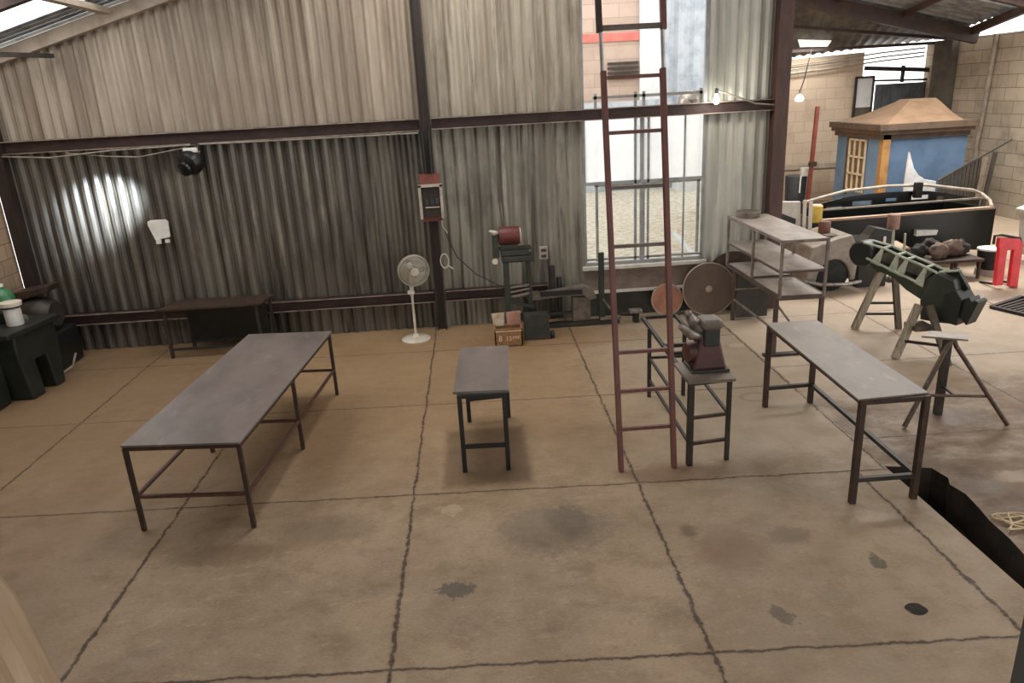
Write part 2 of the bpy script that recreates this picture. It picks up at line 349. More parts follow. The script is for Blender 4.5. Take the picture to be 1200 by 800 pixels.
# ------------------------------------------------------------------ geometry
class MB:
    """collects shapes; build() links them as ONE mesh object"""
    def __init__(self):
        self.v, self.f, self.mi = [], [], []
        self.cur = 0
    def add(self, vs, fs):
        o = len(self.v)
        self.v += [tuple(p) for p in vs]
        for f in fs:
            self.f.append([i + o for i in f]); self.mi.append(self.cur)
        return self
    def box(self, x0, x1, y0, y1, z0, z1):
        vs = [(x, y, z) for z in (z0, z1) for y in (y0, y1) for x in (x0, x1)]
        return self.add(vs, [(0, 2, 3, 1), (4, 5, 7, 6), (0, 1, 5, 4), (2, 6, 7, 3), (0, 4, 6, 2), (1, 3, 7, 5)])
    def bar(self, a, b, w, h=None, up=(0, 0, 1)):
        """rectangular bar from a to b, w across, h along `up`"""
        h = h or w
        a, b = Vector(a), Vector(b); d = (b - a).normalized(); u = Vector(up)
        if abs(d.dot(u)) > .98: u = Vector((0, 1, 0))
        s = d.cross(u).normalized() * (w / 2); t = s.cross(d).normalized() * (h / 2)
        vs = [p + i * s + j * t for p in (a, b) for i, j in ((-1, -1), (1, -1), (1, 1), (-1, 1))]
        return self.add(vs, [(0, 1, 2, 3), (7, 6, 5, 4), (0, 4, 5, 1), (1, 5, 6, 2), (2, 6, 7, 3), (3, 7, 4, 0)])
    def tube(self, pts, r, n=10, caps=True):
        pts = [Vector(p) for p in pts]
        rs = r if isinstance(r, (list, tuple)) else [r] * len(pts)
        rings = []; prev = None
        for i, p in enumerate(pts):
            d = (pts[min(i + 1, len(pts) - 1)] - pts[max(i - 1, 0)]).normalized()
            if prev is None:
                u = Vector((0, 0, 1)) if abs(d.z) < .9 else Vector((1, 0, 0))
            else: u = prev
            s = d.cross(u).normalized(); u = s.cross(d).normalized(); prev = u
            rings.append([p + rs[i] * (math.cos(2 * PI * k / n) * s + math.sin(2 * PI * k / n) * u) for k in range(n)])
        vs = [q for ring in rings for q in ring]; fs = []
        for i in range(len(pts) - 1):
            for k in range(n):
                a, b = i * n + k, i * n + (k + 1) % n
                fs.append((a, b, b + n, a + n))
        if caps:
            fs.append(tuple(reversed(range(n)))); fs.append(tuple(range((len(pts) - 1) * n, len(pts) * n)))
        return self.add(vs, fs)
    def lathe(self, c, prof, axis=(0, 0, 1), n=28):
        """prof: (radius, height) pairs along axis from c"""
        c = Vector(c); ax = Vector(axis).normalized()
        u = Vector((1, 0, 0)) if abs(ax.x) < .9 else Vector((0, 1, 0))
        s = ax.cross(u).normalized(); u = s.cross(ax)
        vs = [c + ax * h + r * (math.cos(2 * PI * k / n) * s + math.sin(2 * PI * k / n) * u) for r, h in prof for k in range(n)]
        fs = []
        for i in range(len(prof) - 1):
            for k in range(n):
                a, b = i * n + k, i * n + (k + 1) % n
                fs.append((a, b, b + n, a + n))
        fs.append(tuple(reversed(range(n)))); fs.append(tuple(range((len(prof) - 1) * n, len(prof) * n)))
        return self.add(vs, fs)
    def prism(self, poly, origin, e1, e2, ext):
        """polygon (a,b) in plane origin+a*e1+b*e2, extruded by vector ext"""
        o, e1, e2, ext = Vector(origin), Vector(e1), Vector(e2), Vector(ext)
        n = len(poly)
        lo = [o + a * e1 + b * e2 for a, b in poly]; hi = [p + ext for p in lo]
        fs = [tuple(range(n)), tuple(reversed(range(n, 2 * n)))]
        for i in range(n):
            j = (i + 1) % n
            fs.append((i, i + n, j + n, j))
        return self.add(lo + hi, fs)
    def build(self, name, mat, parent=None, loc=None, bevel=0.0, smooth=False):
        base = Vector(loc) if loc is not None else Vector((0, 0, 0))
        if parent is not None:
            r = parent
            while r.parent is not None: r = r.parent
            base = Vector(r.location)
        me = bpy.data.meshes.new(name)
        me.from_pydata([tuple(Vector(p) - base) for p in self.v], [], self.f)
        bm = bmesh.new(); bm.from_mesh(me)
        bmesh.ops.recalc_face_normals(bm, faces=bm.faces)
        bm.to_mesh(me); bm.free()
        for m in (mat if isinstance(mat, (list, tuple)) else [mat]):
            me.materials.append(m)
        for p, i in zip(me.polygons, self.mi):
            p.material_index = i; p.use_smooth = smooth
        o = bpy.data.objects.new(name, me); COL.objects.link(o)
        if parent is not None: o.parent = parent
        else: o.location = base
        if bevel:
            b = o.modifiers.new('bevel', 'BEVEL'); b.width = bevel; b.segments = 2; b.limit_method = 'ANGLE'
        if smooth:
            try:
                me.set_sharp_from_angle(angle=math.radians(38))
            except Exception: pass
        return o

def tag(o, label, cat, group=None, kind=None):
    o['label'] = label; o['category'] = cat
    if group: o['group'] = group
    if kind: o['kind'] = kind
    return o

def thing(name, loc, label, cat, group=None):
    o = bpy.data.objects.new(name, None); COL.objects.link(o)
    o.empty_display_size = .1; o.location = loc
    return tag(o, label, cat, group)

def struct(o):
    o['kind'] = 'structure'; return o

def box(*a): return MB().box(*a)
def bar(*a, **k): return MB().bar(*a, **k)
def tube(*a, **k): return MB().tube(*a, **k)
def lathe(*a, **k): return MB().lathe(*a, **k)

# ------------------------------------------------------------------ camera
cam = bpy.data.cameras.new('camera'); cam.sensor_width = 36; cam.lens = 859.19 / 1200 * 36
cam.clip_start = .05; cam.clip_end = 200
co = bpy.data.objects.new('camera', cam); COL.objects.link(co)
Rr = [[0.996988, -0.057053, -0.052535], [0.067894, 0.314629, 0.946783], [0.037488, 0.947499, -0.317555]]
m4 = Matrix(((Rr[0][0], Rr[1][0], -Rr[2][0], 0), (Rr[0][1], Rr[1][1], -Rr[2][1], 0), (Rr[0][2], Rr[1][2], -Rr[2][2], 3.1), (0, 0, 0, 1)))
co.matrix_world = m4
SC.camera = co

YW = 10.16           # inner face of the back wall
ROOF = lambda x: 3.78 + .28 * (x + 6.1)

# ------------------------------------------------------------------ setting: floor and trench
SL = 3.27            # edge of the slab
edge_r = [(3.30, 5.30), (3.46, 5.27), (3.62, 5.22), (3.65, 5.05), (3.60, 4.95), (3.63, 4.80), (3.60, 4.6), (3.565, 4.43), (3.55, 4.2), (3.515, 4.0), (3.5, 3.6), (3.52, 3.0), (3.5, 1.0), (3.5, -3.0)]
b = MB()
b.box(-6.5, SL, -3.0, 10.4, -.5, 0)
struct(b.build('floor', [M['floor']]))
b = MB()
poly = [(SL + .002, 10.4), (SL + .002, 5.31)] + edge_r + [(11.8, -3.0), (11.8, 19.2), (6.3, 19.2), (4.25, 10.4)]
n0 = len(poly)
bmq = bmesh.new()
top = [bmq.verts.new((x, y, 0)) for x, y in poly]
fc = bmq.faces.new(top)
r = bmesh.ops.extrude_face_region(bmq, geom=[fc])
for e in r['geom']:
    if isinstance(e, bmesh.types.BMVert): e.co.z = -.5
bmesh.ops.recalc_face_normals(bmq, faces=bmq.faces)
me = bpy.data.meshes.new('floor'); bmq.to_mesh(me); bmq.free(); me.materials.append(M['floor_r']); me.materials.append(M['soil'])
for pq in me.polygons:
    if pq.normal.z < .5: pq.material_index = 1
o = bpy.data.objects.new('floor_right', me); COL.objects.link(o); struct(o)
b = MB()
N = 40
vs = []
for i in range(N + 1):
    y = -3 + i * (8.32 / N)
    for j in range(6):
        x = 3.2 + j * .1
        vs.append((x, y, -.40 + .05 * mnoise.noise((x * 3, y * 3, 0)) + (.10 * max(0, x - 3.45) / .2)))
fs = [(i * 6 + j, i * 6 + j + 1, (i + 1) * 6 + j + 1, (i + 1) * 6 + j) for i in range(N) for j in range(5)]
b.add(vs, fs); struct(b.build('floor_trench', M['soil'], smooth=True))

# small round hole in the slab: a dark sleeve set into the concrete
b = MB()
nn = 20
ring = [(.062 * math.cos(2 * PI * k / nn) * (1 + .1 * math.sin(5 * k)), .055 * math.sin(2 * PI * k / nn)) for k in range(nn)]
b.prism(ring, (2.52, 3.59, .0005), (1, 0, 0), (0, 1, 0), (0, 0, .002))
tag(b.build('floor_drain', M['soil'], loc=(2.52, 3.59, 0)), 'small dark round drain hole in the front right floor slab', 'drain')

# ------------------------------------------------------------------ setting: back wall sheets
def ribbed(x0, x1, zlo, zhi_fn, y=YW, period=.152, depth=.032, rows=5):
    """ribbed sheet with its ribs upright; zhi_fn gives the top at x"""
    b = MB(); step = period / 8; n = int(round((x1 - x0) / step)); vs = []; fs = []
    shape = [0, .5, 1, 1, 1, .5, 0, 0]
    for i in range(n + 1):
        x = x0 + (x1 - x0) * i / n
        d = shape[i % 8] * depth + .004 * math.sin(x * 2.1)
        for r_ in range(rows + 1):
            z = zlo + (zhi_fn(x) - zlo) * r_ / rows
            vs.append((x + .012 * mnoise.noise((x * .7, z * .8, 2)), y - d + depth * .5 + .008 * mnoise.noise((x * .6, z * 1.1, 0)), z))
    for i in range(n):
        for r_ in range(rows):
            a = i * (rows + 1) + r_
            fs.append((a, a + rows + 1, a + rows + 2, a + 1))
    return b.add(vs, fs)
struct(ribbed(-6.12, -.56, 0, lambda x: 2.80).build('wall_back', M['cor_grey']))
struct(ribbed(-.56, 1.50, 0, lambda x: 2.80).build('wall_back', M['cor_mid']))
struct(ribbed(-6.12, -.56, 2.80, lambda x: ROOF(x) + .02).build('wall_back', M['cor_cream']))
struct(ribbed(-.56, 1.53, 2.80, lambda x: ROOF(x) + .02).build('wall_back', M['cor_cream2']))
struct(ribbed(3.17, 4.08, .05, lambda x: ROOF(x) + .02).build('wall_back', M['cor_pale']))
b = box(1.5, 3.2, YW, YW + .05, 5.2, ROOF(1.5)); struct(b.build('wall_back', M['cor_pale']))
# sheet below the window
struct(box(1.5, 3.18, YW - .01, YW + .03, .36, .72).build('wall_back', M['sill_board']))
struct(box(1.5, 3.3, YW - .02, YW + .02, 0, .36).build('wall_back', M['kick_dark']))
# girts: channel with pale flange edges
def girt(name, x0, x1, z, h, mat=M['girt'], d=.09):
    b = MB(); b.box(x0, x1, YW - .05, YW - .03, z, z + h)
    b.box(x0, x1, YW - .05 - d, YW - .03, z, z + .012); b.box(x0, x1, YW - .05 - d, YW - .03, z + h - .012, z + h)
    o = struct(b.build(name, mat))
    e = MB(); e.box(x0, x1, YW - .053 - d, YW - .05 - d, z, z + .012); e.box(x0, x1, YW - .053 - d, YW - .05 - d, z + h - .012, z + h)
    e.build('flange_edge', M['girt_pale'], o)
    return o
girt('trim_1', -6.05, -.66, 2.72, .16)
girt('trim_2', -.50, 4.05, 2.73, .15)
girt('trim_3', -6.0, -.66, .40, .15)
girt('trim_4', -.50, .95, .40, .15)
struct(box(1.52, 3.28, YW - .09, YW - .02, .355, .385).build('trim_5', M['sill_white']))
# columns
b = MB()
b.box(-.645, -.63, YW - .20, YW - .04, 0, 5.3); b.box(-.53, -.515, YW - .20, YW - .04, 0, 5.3); b.box(-.63, -.53, YW - .13, YW - .11, 0, 5.3)
struct(b.build('trim_6', M['column_dark']))
b = MB(); b.box(4.06, 4.20, YW - .20, YW + .02, 0, 6.7); b.box(4.04, 4.22, YW - .21, YW - .19, 0, 6.7)
struct(b.build('trim_7', M['column']))
b = MB(); b.box(-6.14, -5.99, YW - .18, YW - .04, 0, 3.9)
struct(b.build('trim_8', M['column_dark']))

# window
w = struct(MB().box(1.5, 3.18, YW - .03, YW + .05, .74, .79).build('window_1', M['win_frame']))
f = MB()
for x in (1.515, 2.22, 2.31, 2.40, 3.165):
    f.bar((x, YW + .01, .78), (x, YW + .01, 2.74), .035 if x in (1.515, 3.165) else (.05 if x == 2.31 else .03))
f.bar((2.90, YW + .01, .78), (2.90, YW + .01, 2.74), .022)
f.bar((1.5, YW + .01, 1.89), (3.18, YW + .01, 1.89), .03, .045)
f.bar((1.5, YW + .01, .83), (3.18, YW + .01, .83), .03, .03)
f.bar((1.515, YW + .01, 2.85), (1.515, YW + .01, 5.2), .03); f.bar((3.165, YW + .01, 2.85), (3.165, YW + .01, 5.2), .05)
f.build('window_frame', M['win_frame'], w)
box(1.5, 3.18, YW + .005, YW + .009, .84, 1.87).build('pane', M['glass'], w)
box(1.5, 3.18, YW + .005, YW + .009, 1.91, 2.74).build('pane', M['frosted'], w)
box(1.46, 3.22, YW - .10, YW + .06, .70, .745).build('window_sill', M['sill_white'], w)

# left wall
struct(box(-6.45, -6.2, -3.0, 10.07, 0, 3.75).build('wall_left', M['block_left']))
# wall behind the camera, with a wide open doorway
struct(box(-6.45, -1.6, -3.2, -3.0, 0, 6.2).build('wall_front', M['block_left']))
struct(box(3.4, 11.85, -3.2, -3.0, 0, 6.2).build('wall_front', M['block_left']))
struct(box(-1.6, 3.4, -3.2, -3.0, 4.2, 6.2).build('wall_front', M['block_left']))
# right bay walls
struct(box(11.6, 11.85, 8.0, 19.2, 0, 3.82).build('wall_right', M['block_right']))
struct(MB().prism([(6.2, 0), (9.9, 0), (9.9, 3.66), (6.2, 3.50)], (0, 19.0, 0), (1, 0, 0), (0, 0, 1), (0, .2, 0)).build('wall_far', M['block_back']))
struct(MB().prism([(4.09, 10.22), (6.08, 19.1), (6.22, 19.1), (4.23, 10.22)], (0, 0, 0), (1, 0, 0), (0, 1, 0), (0, 0, 5.6)).build('wall_inner', M['block_back']))
struct(box(6.4, 9.9, 18.94, 19.0, .9, 1.02).build('trim_9', M['pipe_pale']))
struct(box(11.42, 11.62, 17.9, 18.6, 0, 3.80).build('trim_10', M['pilaster']))
# gate in the far opening
d = struct(box(9.9, 9.95, 19.05, 19.12, 0, 3.1).build('door_1', M['gate_sheet']))
b = MB(); k = 0
x = 10.3
while x < 11.7:
    b.box(x, x + .05, 19.06, 19.09, 0, 2.88); b.box(x + .05, x + .10, 19.075, 19.1, 0, 2.88); x += .1
b.build('gate_sheet', M['gate_sheet'], d)
b = MB(); b.bar((9.92, 19.06, 2.98), (11.75, 19.06, 2.93), .05); b.bar((9.95, 19.02, 3.28), (11.75, 19.02, 3.15), .06, .10); b.bar((10.95, 19.04, 2.9), (10.95, 19.04, 3.3), .07)
b.build('gate_rail', M['dark_steel'], d)
# pale framed shutter left of the gate
d = struct(box(9.72, 10.12, 18.90, 18.93, 2.35, 3.05).build('window_2', M['ext_white']))
b = MB()
for p, q in (((9.70, 18.9, 2.0), (9.70, 18.9, 3.08)), ((10.14, 18.9, 2.0), (10.14, 18.9, 3.08)), ((9.68, 18.9, 3.07), (10.16, 18.9, 3.07))):
    b.bar(p, q, .05)
b.build('window_frame', M['column_dark'], d)
box(9.72, 10.12, 18.91, 18.95, 1.9, 2.35).build('shutter_panel', M['pilaster'], d)

# ------------------------------------------------------------------ setting: roofs
def sheet(name, mat, p00, p10, p01, p11, period=.16, depth=.03, flute='u'):
    """ribbed roof sheet between four corners; ribs run from p0* to p1*"""
    p00, p10, p01, p11 = map(Vector, (p00, p10, p01, p11))
    L = ((p01 - p00).length + (p11 - p10).length) / 2; n = max(8, int(L / (period / 6)))
    nrm = (p10 - p00).cross(p01 - p00).normalized(); shape = [0, .6, 1, 1, .6, 0]
    vs = []; fs = []
    for i in range(n + 1):
        t = i / n; off = nrm * (shape[i % 6] * depth)
        vs += [p00.lerp(p01, t) + off, p10.lerp(p11, t) + off]
    for i in range(n): fs.append((2 * i, 2 * i + 1, 2 * i + 3, 2 * i + 2))
    return struct(MB().add(vs, fs).build(name, mat))
R_ = lambda x, y: (x, y, ROOF(x) + .14)
# left slope: sheets around the long skylight openings
def slope(x0, x1, y0, y1): return sheet('ceiling', M['roof_grey'], R_(x0, y0), R_(x1, y0), R_(x0, y1), R_(x1, y1))
slope(-6.5, 4.1, 9.60, 10.45)
slope(-6.5, -6.0, 2.0, 9.60)
slope(-3.6, -1.6, -3, 9.60)
slope(.6, 4.1, -3, 9.60)
slope(-6.5, -3.6, -3, 4.8)
slope(-1.6, .6, -3, 6.4)
# rafters and purlins
def rafter(y, mat, h=.18, x0=-6.2, x1=4.1, zoff=0.0):
    return struct(MB().bar((x0, y, ROOF(x0) + zoff), (x1, y, ROOF(x1) + zoff), .10, h).build('ceiling_beam', mat))
rafter(10.06, M['rafter_cream'], .15)
rafter(8.1, M['rafter_dark'], .16)
rafter(5.98, M['rafter_dark'], .2)
for x in (-4.33,):
    struct(MB().bar((x, -2.8, ROOF(x) + .06), (x, 10.02, ROOF(x) + .06), .12, .07).build('ceiling_purlin', M['rafter_cream']))
struct(MB().bar((-5.55, 9.2, 3.87), (-5.08, 10.02, 3.86), .06, .05).build('ceiling_purlin', M['dark_steel']))
for x in (-2.0, .2, 2.4):
    struct(MB().bar((x, -2.8, ROOF(x) + .06), (x, 10.02, ROOF(x) + .06), .08, .09).build('ceiling_purlin', M['rafter_dark']))

# right bay roof
BR = lambda x, y: 3.98 + .236 * (11.4 - x) + .13 * (17.3 - y)
def B_(x, y, dz=0.0): return (x, y, BR(x, y) + dz)
sheet('ceiling', M['roof_grey'], B_(11.3, 17.4), B_(5.9, 17.4), B_(11.3, 15.6), B_(5.5, 15.6), .22, .04)
sheet('ceiling', M['roof_grey'], B_(11.3, 15.5), B_(5.5, 15.5), B_(11.3, 14.2), B_(4.9, 14.2), .22, .04)
sheet('ceiling', M['roof_grey'], B_(11.3, 12.4), B_(4.4, 12.4), B_(11.3, -2.5), B_(4.1, -2.5), .22, .04)
sheet('ceiling', M['roof_dark'], (11.3, 17.2, 3.92), (11.75, 19.15, 3.86), (5.9, 17.2, 5.18), (6.25, 19.15, 3.50), .24, .035)
for q_ in (.38, .80):
    a_ = Vector((11.3, 17.2, 3.84)).lerp(Vector((11.7, 19.1, 3.76)), q_); b_ = Vector((5.9, 17.2, 5.08)).lerp(Vector((6.25, 19.1, 3.42)), q_)
    struct(MB().bar(a_, b_, .06, .07).build('ceiling_purlin', M['rafter_dark']))
struct(MB().bar((5.9, 17.1, 5.10), (11.45, 17.1, 3.80), .14, .30).build('ceiling_beam', M['rafter_dark']))
struct(MB().bar((5.3, 14.9, BR(5.3, 14.9) - .1), (11.4, 14.9, BR(11.4, 14.9) - .12), .12, .22).build('ceiling_beam', M['rafter_dark']))
struct(MB().bar((11.35, 17.5, 3.86), (10.95, 12.0, 4.72), .12, .16).build('ceiling_purlin', M['rafter_dark']))
for x in (6.6, 8.2, 9.7):
    struct(MB().bar((x, 17.3, BR(x, 17.3) - .08), (x - .3, 12.0, BR(x, 12.0) - .08), .09, .11).build('ceiling_purlin', M['rafter_dark']))
for lab, dz, dy in (('middle one of three thin pale conduits along the far roof edge', 0, .08), ('top one of three thin pale conduits along the far roof edge', .10, .08), ('lowest one of three thin pale conduits along the far roof edge', -.09, .08)):
    b = MB()
    b.tube([(6.5, 18.8 + dy, 3.28 + dz), (7.6, 18.8 + dy, 3.32 + dz), (8.9, 18.8 + dy, 3.40 + dz), (10.3, 18.8 + dy, 3.52 + dz), (11.36, 18.8 + dy, 3.58 + dz)], .022, 6)
    b.box(6.6, 6.64, 18.8 + dy, 18.998, 3.26 + dz, 3.30 + dz)
    tag(b.build('roof_conduit', M['pipe_pale'], loc=(8, 18.88, 3.3 + dz)), lab, 'pipe', 'conduits along the far roof edge')
# pale roof light panel set in the dark far roof
o = MB().add([(7.9, 18.35, 3.99), (8.72, 18.35, 3.93), (8.76, 18.62, 3.82), (8.08, 18.62, 3.84), (7.9, 18.35, 4.0), (8.72, 18.35, 3.94), (8.76, 18.62, 3.83), (8.08, 18.62, 3.85)],
             [(0, 1, 2, 3), (7, 6, 5, 4), (0, 4, 5, 1), (1, 5, 6, 2), (2, 6, 7, 3), (3, 7, 4, 0)])
struct(o.build('ceiling_panel', M['roof_light']))

# ------------------------------------------------------------------ outside, seen through the window
struct(box(-7, 12, 10.42, 60, -.2, -.02).build('ground_outside', M['gravel']))
struct(box(-4, 5.43, 24.3, 24.7, -.1, 9.5).build('wall_outside', M['block_ext']))
struct(box(-4, 5.43, 24.24, 24.3, 4.52, 4.76).build('trim_11', M['ext_band']))
b = MB()
for z in (3.42, 3.56, 3.70, 3.84): b.box(4.42, 5.38, 24.16, 24.26, z, z + .07)
tag(b.build('louvre_vent', M['dark_steel'], loc=(4.9, 24.2, 3.4)), 'dark louvred vent on the cream wall outside the window', 'vent')
struct(box(5.43, 6.15, 24.2, 24.7, -.1, 9.5).build('wall_outside', M['ext_white']))
struct(ribbed(6.1, 10.5, -.1, lambda x: 9.5, 24.6, .5, .08).build('wall_outside', M['ext_grey']))
struct(ribbed(-4, 6.4, -.1, lambda x: 2.75, 23.9, .6, .04).build('wall_outside', M['ext_grey']))
struct(box(6.4, 8.4, 22.9, 23.8, -.1, 2.45).build('wall_ledge', M['ext_white']))
b = MB()
for k in range(12):
    cx = 6.65 + .14 * k; q_ = .14 + .08 * random.random(); z_ = 2.46 + (.16 if k % 2 else 0)
    b.lathe((cx, 23.2 + .2 * random.random(), z_), [(.02, 0), (q_, .08), (q_ * .9, .22), (.04, .34)], n=8)
    b.lathe((cx, 23.5, 2.46), [(.1, 0), (.2, .1), (.17, .3), (.04, .5)], n=8)
tag(b.build('stone_heap', M['rubble'], loc=(7.4, 23.3, 2.45)), 'heap of pale rubble stones on the ledge outside the window', 'stones', kind='stuff')
t = thing('yard_gate', (3.1, 13.6, 0), 'grey tube framed yard gate standing outside the window', 'gate')
f = MB()
for x in (2.25, 2.97, 3.12, 4.15): f.bar((x, 13.6, -.02), (x, 13.6, 3.05), .05)
for z in (2.98, 1.45): f.bar((2.2, 13.6, z), (4.2, 13.6, z), .05)
f.build('gate_frame', M['win_frame'], t)
o = tag(tube([(2.55, 12.2, .1), (3.05, 11.2, .02)], .03, 8).build('fallen_pole', M['ext_white'], loc=(2.8, 11.7, 0)), 'white pole lying on the gravel behind the left pane', 'pole')
o = tag(tube([(3.6, 13.2, .55), (3.95, 12.1, .04)], .045, 8).build('drain_pipe', M['ext_white'], loc=(3.8, 12.6, 0)), 'white pipe leaning on the gravel behind the right pane', 'pipe')

# ------------------------------------------------------------------ work tables
def leg(p, q, w, mat, parent): return bar(p, q, w).build('leg', mat, parent, bevel=.003)

# long low table on the left
t = thing('work_table', (-2.25, 6.5, 0), 'long low steel table with six thin rusty legs, largest table at left', 'table')
b = MB(); z0, z1 = .735, .75
b.add([(x, y, z) for z in (z0, z1) for x, y in ((-2.80, 5.17), (-1.88, 5.08), (-1.67, 7.80), (-2.60, 7.89))],
      [(0, 3, 2, 1), (4, 5, 6, 7), (0, 1, 5, 4), (1, 2, 6, 5), (2, 3, 7, 6), (3, 0, 4, 7)])
b.build('tabletop', M['steel_top'], t)
L0, L1 = Vector((-2.78, 5.19, 0)), Vector((-2.58, 7.86, 0)); R0, R1 = Vector((-1.90, 5.11, 0)), Vector((-1.70, 7.78, 0))
b = MB()
for p, q in ((L0, R0), (L1, R1), (L0, L1), (R0, R1)):
    b.bar(p + Vector((0, 0, .717)), q + Vector((0, 0, .717)), .03, .035)
b.build('top_frame', M['rust_steel'], t)
for a, c in ((L0, L1), (R0, R1)):
    for k in (0, .5, 1):
        p = a.lerp(c, k); leg(p, p + Vector((0, 0, .72)), .034, M['rust_steel'], t)
for a, c, w in ((L0, R0, 0), (L0.lerp(L1, .5), R0.lerp(R1, .5), 0), (L1, R1, 0), (L0, L1, 0), (R0, R1, 0)):
    bar(a + Vector((0, 0, .30)), c + Vector((0, 0, .30)), .025).build('stretcher', M['rust_red'], t)

# narrow bench in the middle
t = thing('metal_bench', (-.03, 6.3, 0), 'small narrow bench with grey sheet top, alone in the middle of the floor', 'bench')
b = MB()
b.add([(x, y, z) for z in (.725, .75) for x, y in ((-.295, 5.78), (.18, 5.74), (.235, 6.90), (-.245, 6.93))],
      [(0, 3, 2, 1), (4, 5, 6, 7), (0, 1, 5, 4), (1, 2, 6, 5), (2, 3, 7, 6), (3, 0, 4, 7)])
b.build('tabletop', M['steel_top'], t)
c = [Vector((-.245, 5.76, 0)), Vector((.135, 5.74, 0)), Vector((.195, 6.84, 0)), Vector((-.205, 6.80, 0))]
for p in c: leg(p, p + Vector((0, 0, .73)), .04, M['black_steel'], t)
bar(c[0] + Vector((0, 0, .24)), c[1] + Vector((0, 0, .24)), .032).build('stretcher', M['black_steel'], t)
bar(c[3] + Vector((0, 0, .24)), c[2] + Vector((0, 0, .24)), .032).build('stretcher', M['black_steel'], t)
b = MB()
for i in range(4): b.bar(c[i] + Vector((0, 0, .71)), c[(i + 1) % 4] + Vector((0, 0, .71)), .03)
b.build('top_frame', M['black_steel'], t)

# right hand table
t = thing('work_table', (3.0, 5.8, 0), 'tall narrow steel table with four legs in the right foreground by the trench', 'table')
b = MB()
b.add([(x, y, z) for z in (.855, .87) for x, y in ((2.69, 4.79), (3.235, 4.82), (3.25, 6.69), (2.75, 6.69))],
      [(0, 3, 2, 1), (4, 5, 6, 7), (0, 1, 5, 4), (1, 2, 6, 5), (2, 3, 7, 6), (3, 0, 4, 7)])
b.build('tabletop', M['steel_top_b'], t)
c = [Vector((2.73, 4.80, 0)), Vector((3.21, 4.80, 0)), Vector((3.24, 6.66, 0)), Vector((2.77, 6.64, 0))]
for p in c: leg(p, p + Vector((0, 0, .86)), .046, M['rust_steel'], t)
b = MB()
for i in range(4): b.bar(c[i] + Vector((0, 0, .84)), c[(i + 1) % 4] + Vector((0, 0, .84)), .035)
b.build('top_frame', M['rust_steel'], t)
for p, q in ((0, 1), (3, 2), (1, 2)):
    bar(c[p] + Vector((0, 0, .20)), c[q] + Vector((0, 0, .20)), .035).build('stretcher', M['dark_steel'], t)

# bench at the back wall, left
t = thing('metal_bench', (-3.6, 9.75, 0), 'dark low bench against the ribbed wall at back left', 'bench')
b = MB()
b.add([(x, y, z) for z in (.665, .69) for x, y in ((-4.26, 9.46), (-2.90, 9.46), (-2.84, 9.95), (-4.10, 9.95))],
      [(0, 3, 2, 1), (4, 5, 6, 7), (0, 1, 5, 4), (1, 2, 6, 5), (2, 3, 7, 6), (3, 0, 4, 7)])
b.build('tabletop', M['rust_steel'], t)
for x, y in ((-4.18, 9.52), (-2.98, 9.52), (-2.90, 9.9), (-4.02, 9.9)): leg((x, y, 0), (x, y, .67), .04, M['dark_steel'], t)
bar((-4.18, 9.52, .12), (-2.98, 9.52, .12), .03).build('stretcher', M['dark_steel'], t)
bar((-4.02, 9.9, .12), (-2.90, 9.9, .12), .03).build('stretcher', M['dark_steel'], t)
box(-4.0, -2.95, 9.86, 9.885, .14, .60).build('back_panel', M['black_steel'], t)

# bench under the grinder (open frame with a front plate)
t = thing('grinder_bench', (1.85, 6.3, 0), 'open frame steel bench with front plate, just right of the ladder', 'bench')
b = box(1.66, 2.06, 5.56, 6.02, .755, .78); b.build('tabletop', M['steel_top_b'], t)
c = [Vector((1.69, 5.58, 0)), Vector((2.03, 5.62, 0)), Vector((2.06, 7.08, 0)), Vector((1.70, 7.10, 0))]
for i, p in enumerate(c): leg(p, p + Vector((0, 0, .76)), .05 if i == 0 else .036, M['dark_steel'], t)
b = MB()
for p, q in ((c[0], Vector((1.72, 7.52, 0))), (c[1], Vector((2.08, 7.5, 0))), (Vector((1.72, 7.5, 0)), Vector((2.08, 7.5, 0))), (c[0], c[1]), (Vector((1.7, 6.33, 0)), Vector((2.05, 6.33, 0))), (Vector((1.7, 6.55, 0)), Vector((2.05, 6.55, 0)))):
    b.bar(p + Vector((0, 0, .755)), q + Vector((0, 0, .755)), .034)
b.build('top_frame', M['dark_steel'], t)
for z in (.44, .20):
    bar(c[0] + Vector((0, 0, z)), c[1] + Vector((0, 0, z)), .026).build('stretcher', M['rust_steel'], t)
    bar(c[0] + Vector((0, 0, z)), c[3] + Vector((0, 0, z)), .024).build('stretcher', M['dark_steel'], t)
bar(c[1] + Vector((0, 0, .44)), c[2] + Vector((0, 0, .44)), .024).build('stretcher', M['dark_steel'], t)
bar(c[3] + Vector((0, 0, .44)), c[2] + Vector((0, 0, .44)), .024).build('stretcher', M['dark_steel'], t)

# machine on that bench
t = thing('bench_grinder', (1.9, 5.85, .78), 'maroon bench machine with dark head and iron jaws on the open frame bench', 'machine')
def frustum(x0, x1, y0, y1, z0, X0, X1, Y0, Y1, z1):
    b = MB(); return b.add([(x0, y0, z0), (x1, y0, z0), (x1, y1, z0), (x0, y1, z0), (X0, Y0, z1), (X1, Y0, z1), (X1, Y1, z1), (X0, Y1, z1)],
                           [(0, 3, 2, 1), (4, 5, 6, 7), (0, 1, 5, 4), (1, 2, 6, 5), (2, 3, 7, 6), (3, 0, 4, 7)])
frustum(1.755, 2.045, 5.74, 5.98, .80, 1.83, 1.985, 5.80, 5.93, 1.10).build('pedestal', M['maroon'], t, bevel=.02)
box(1.74, 2.065, 5.72, 6.0, .78, .805).build('base_plate', M['charcoal'], t, bevel=.005)
lathe((1.775, 5.86, .93), [(.02, -.06), (.085, -.055), (.09, 0), (.085, .055), (.02, .06)], (1, 0.15, 0)).build('wheel_guard', M['maroon'], t, smooth=True)
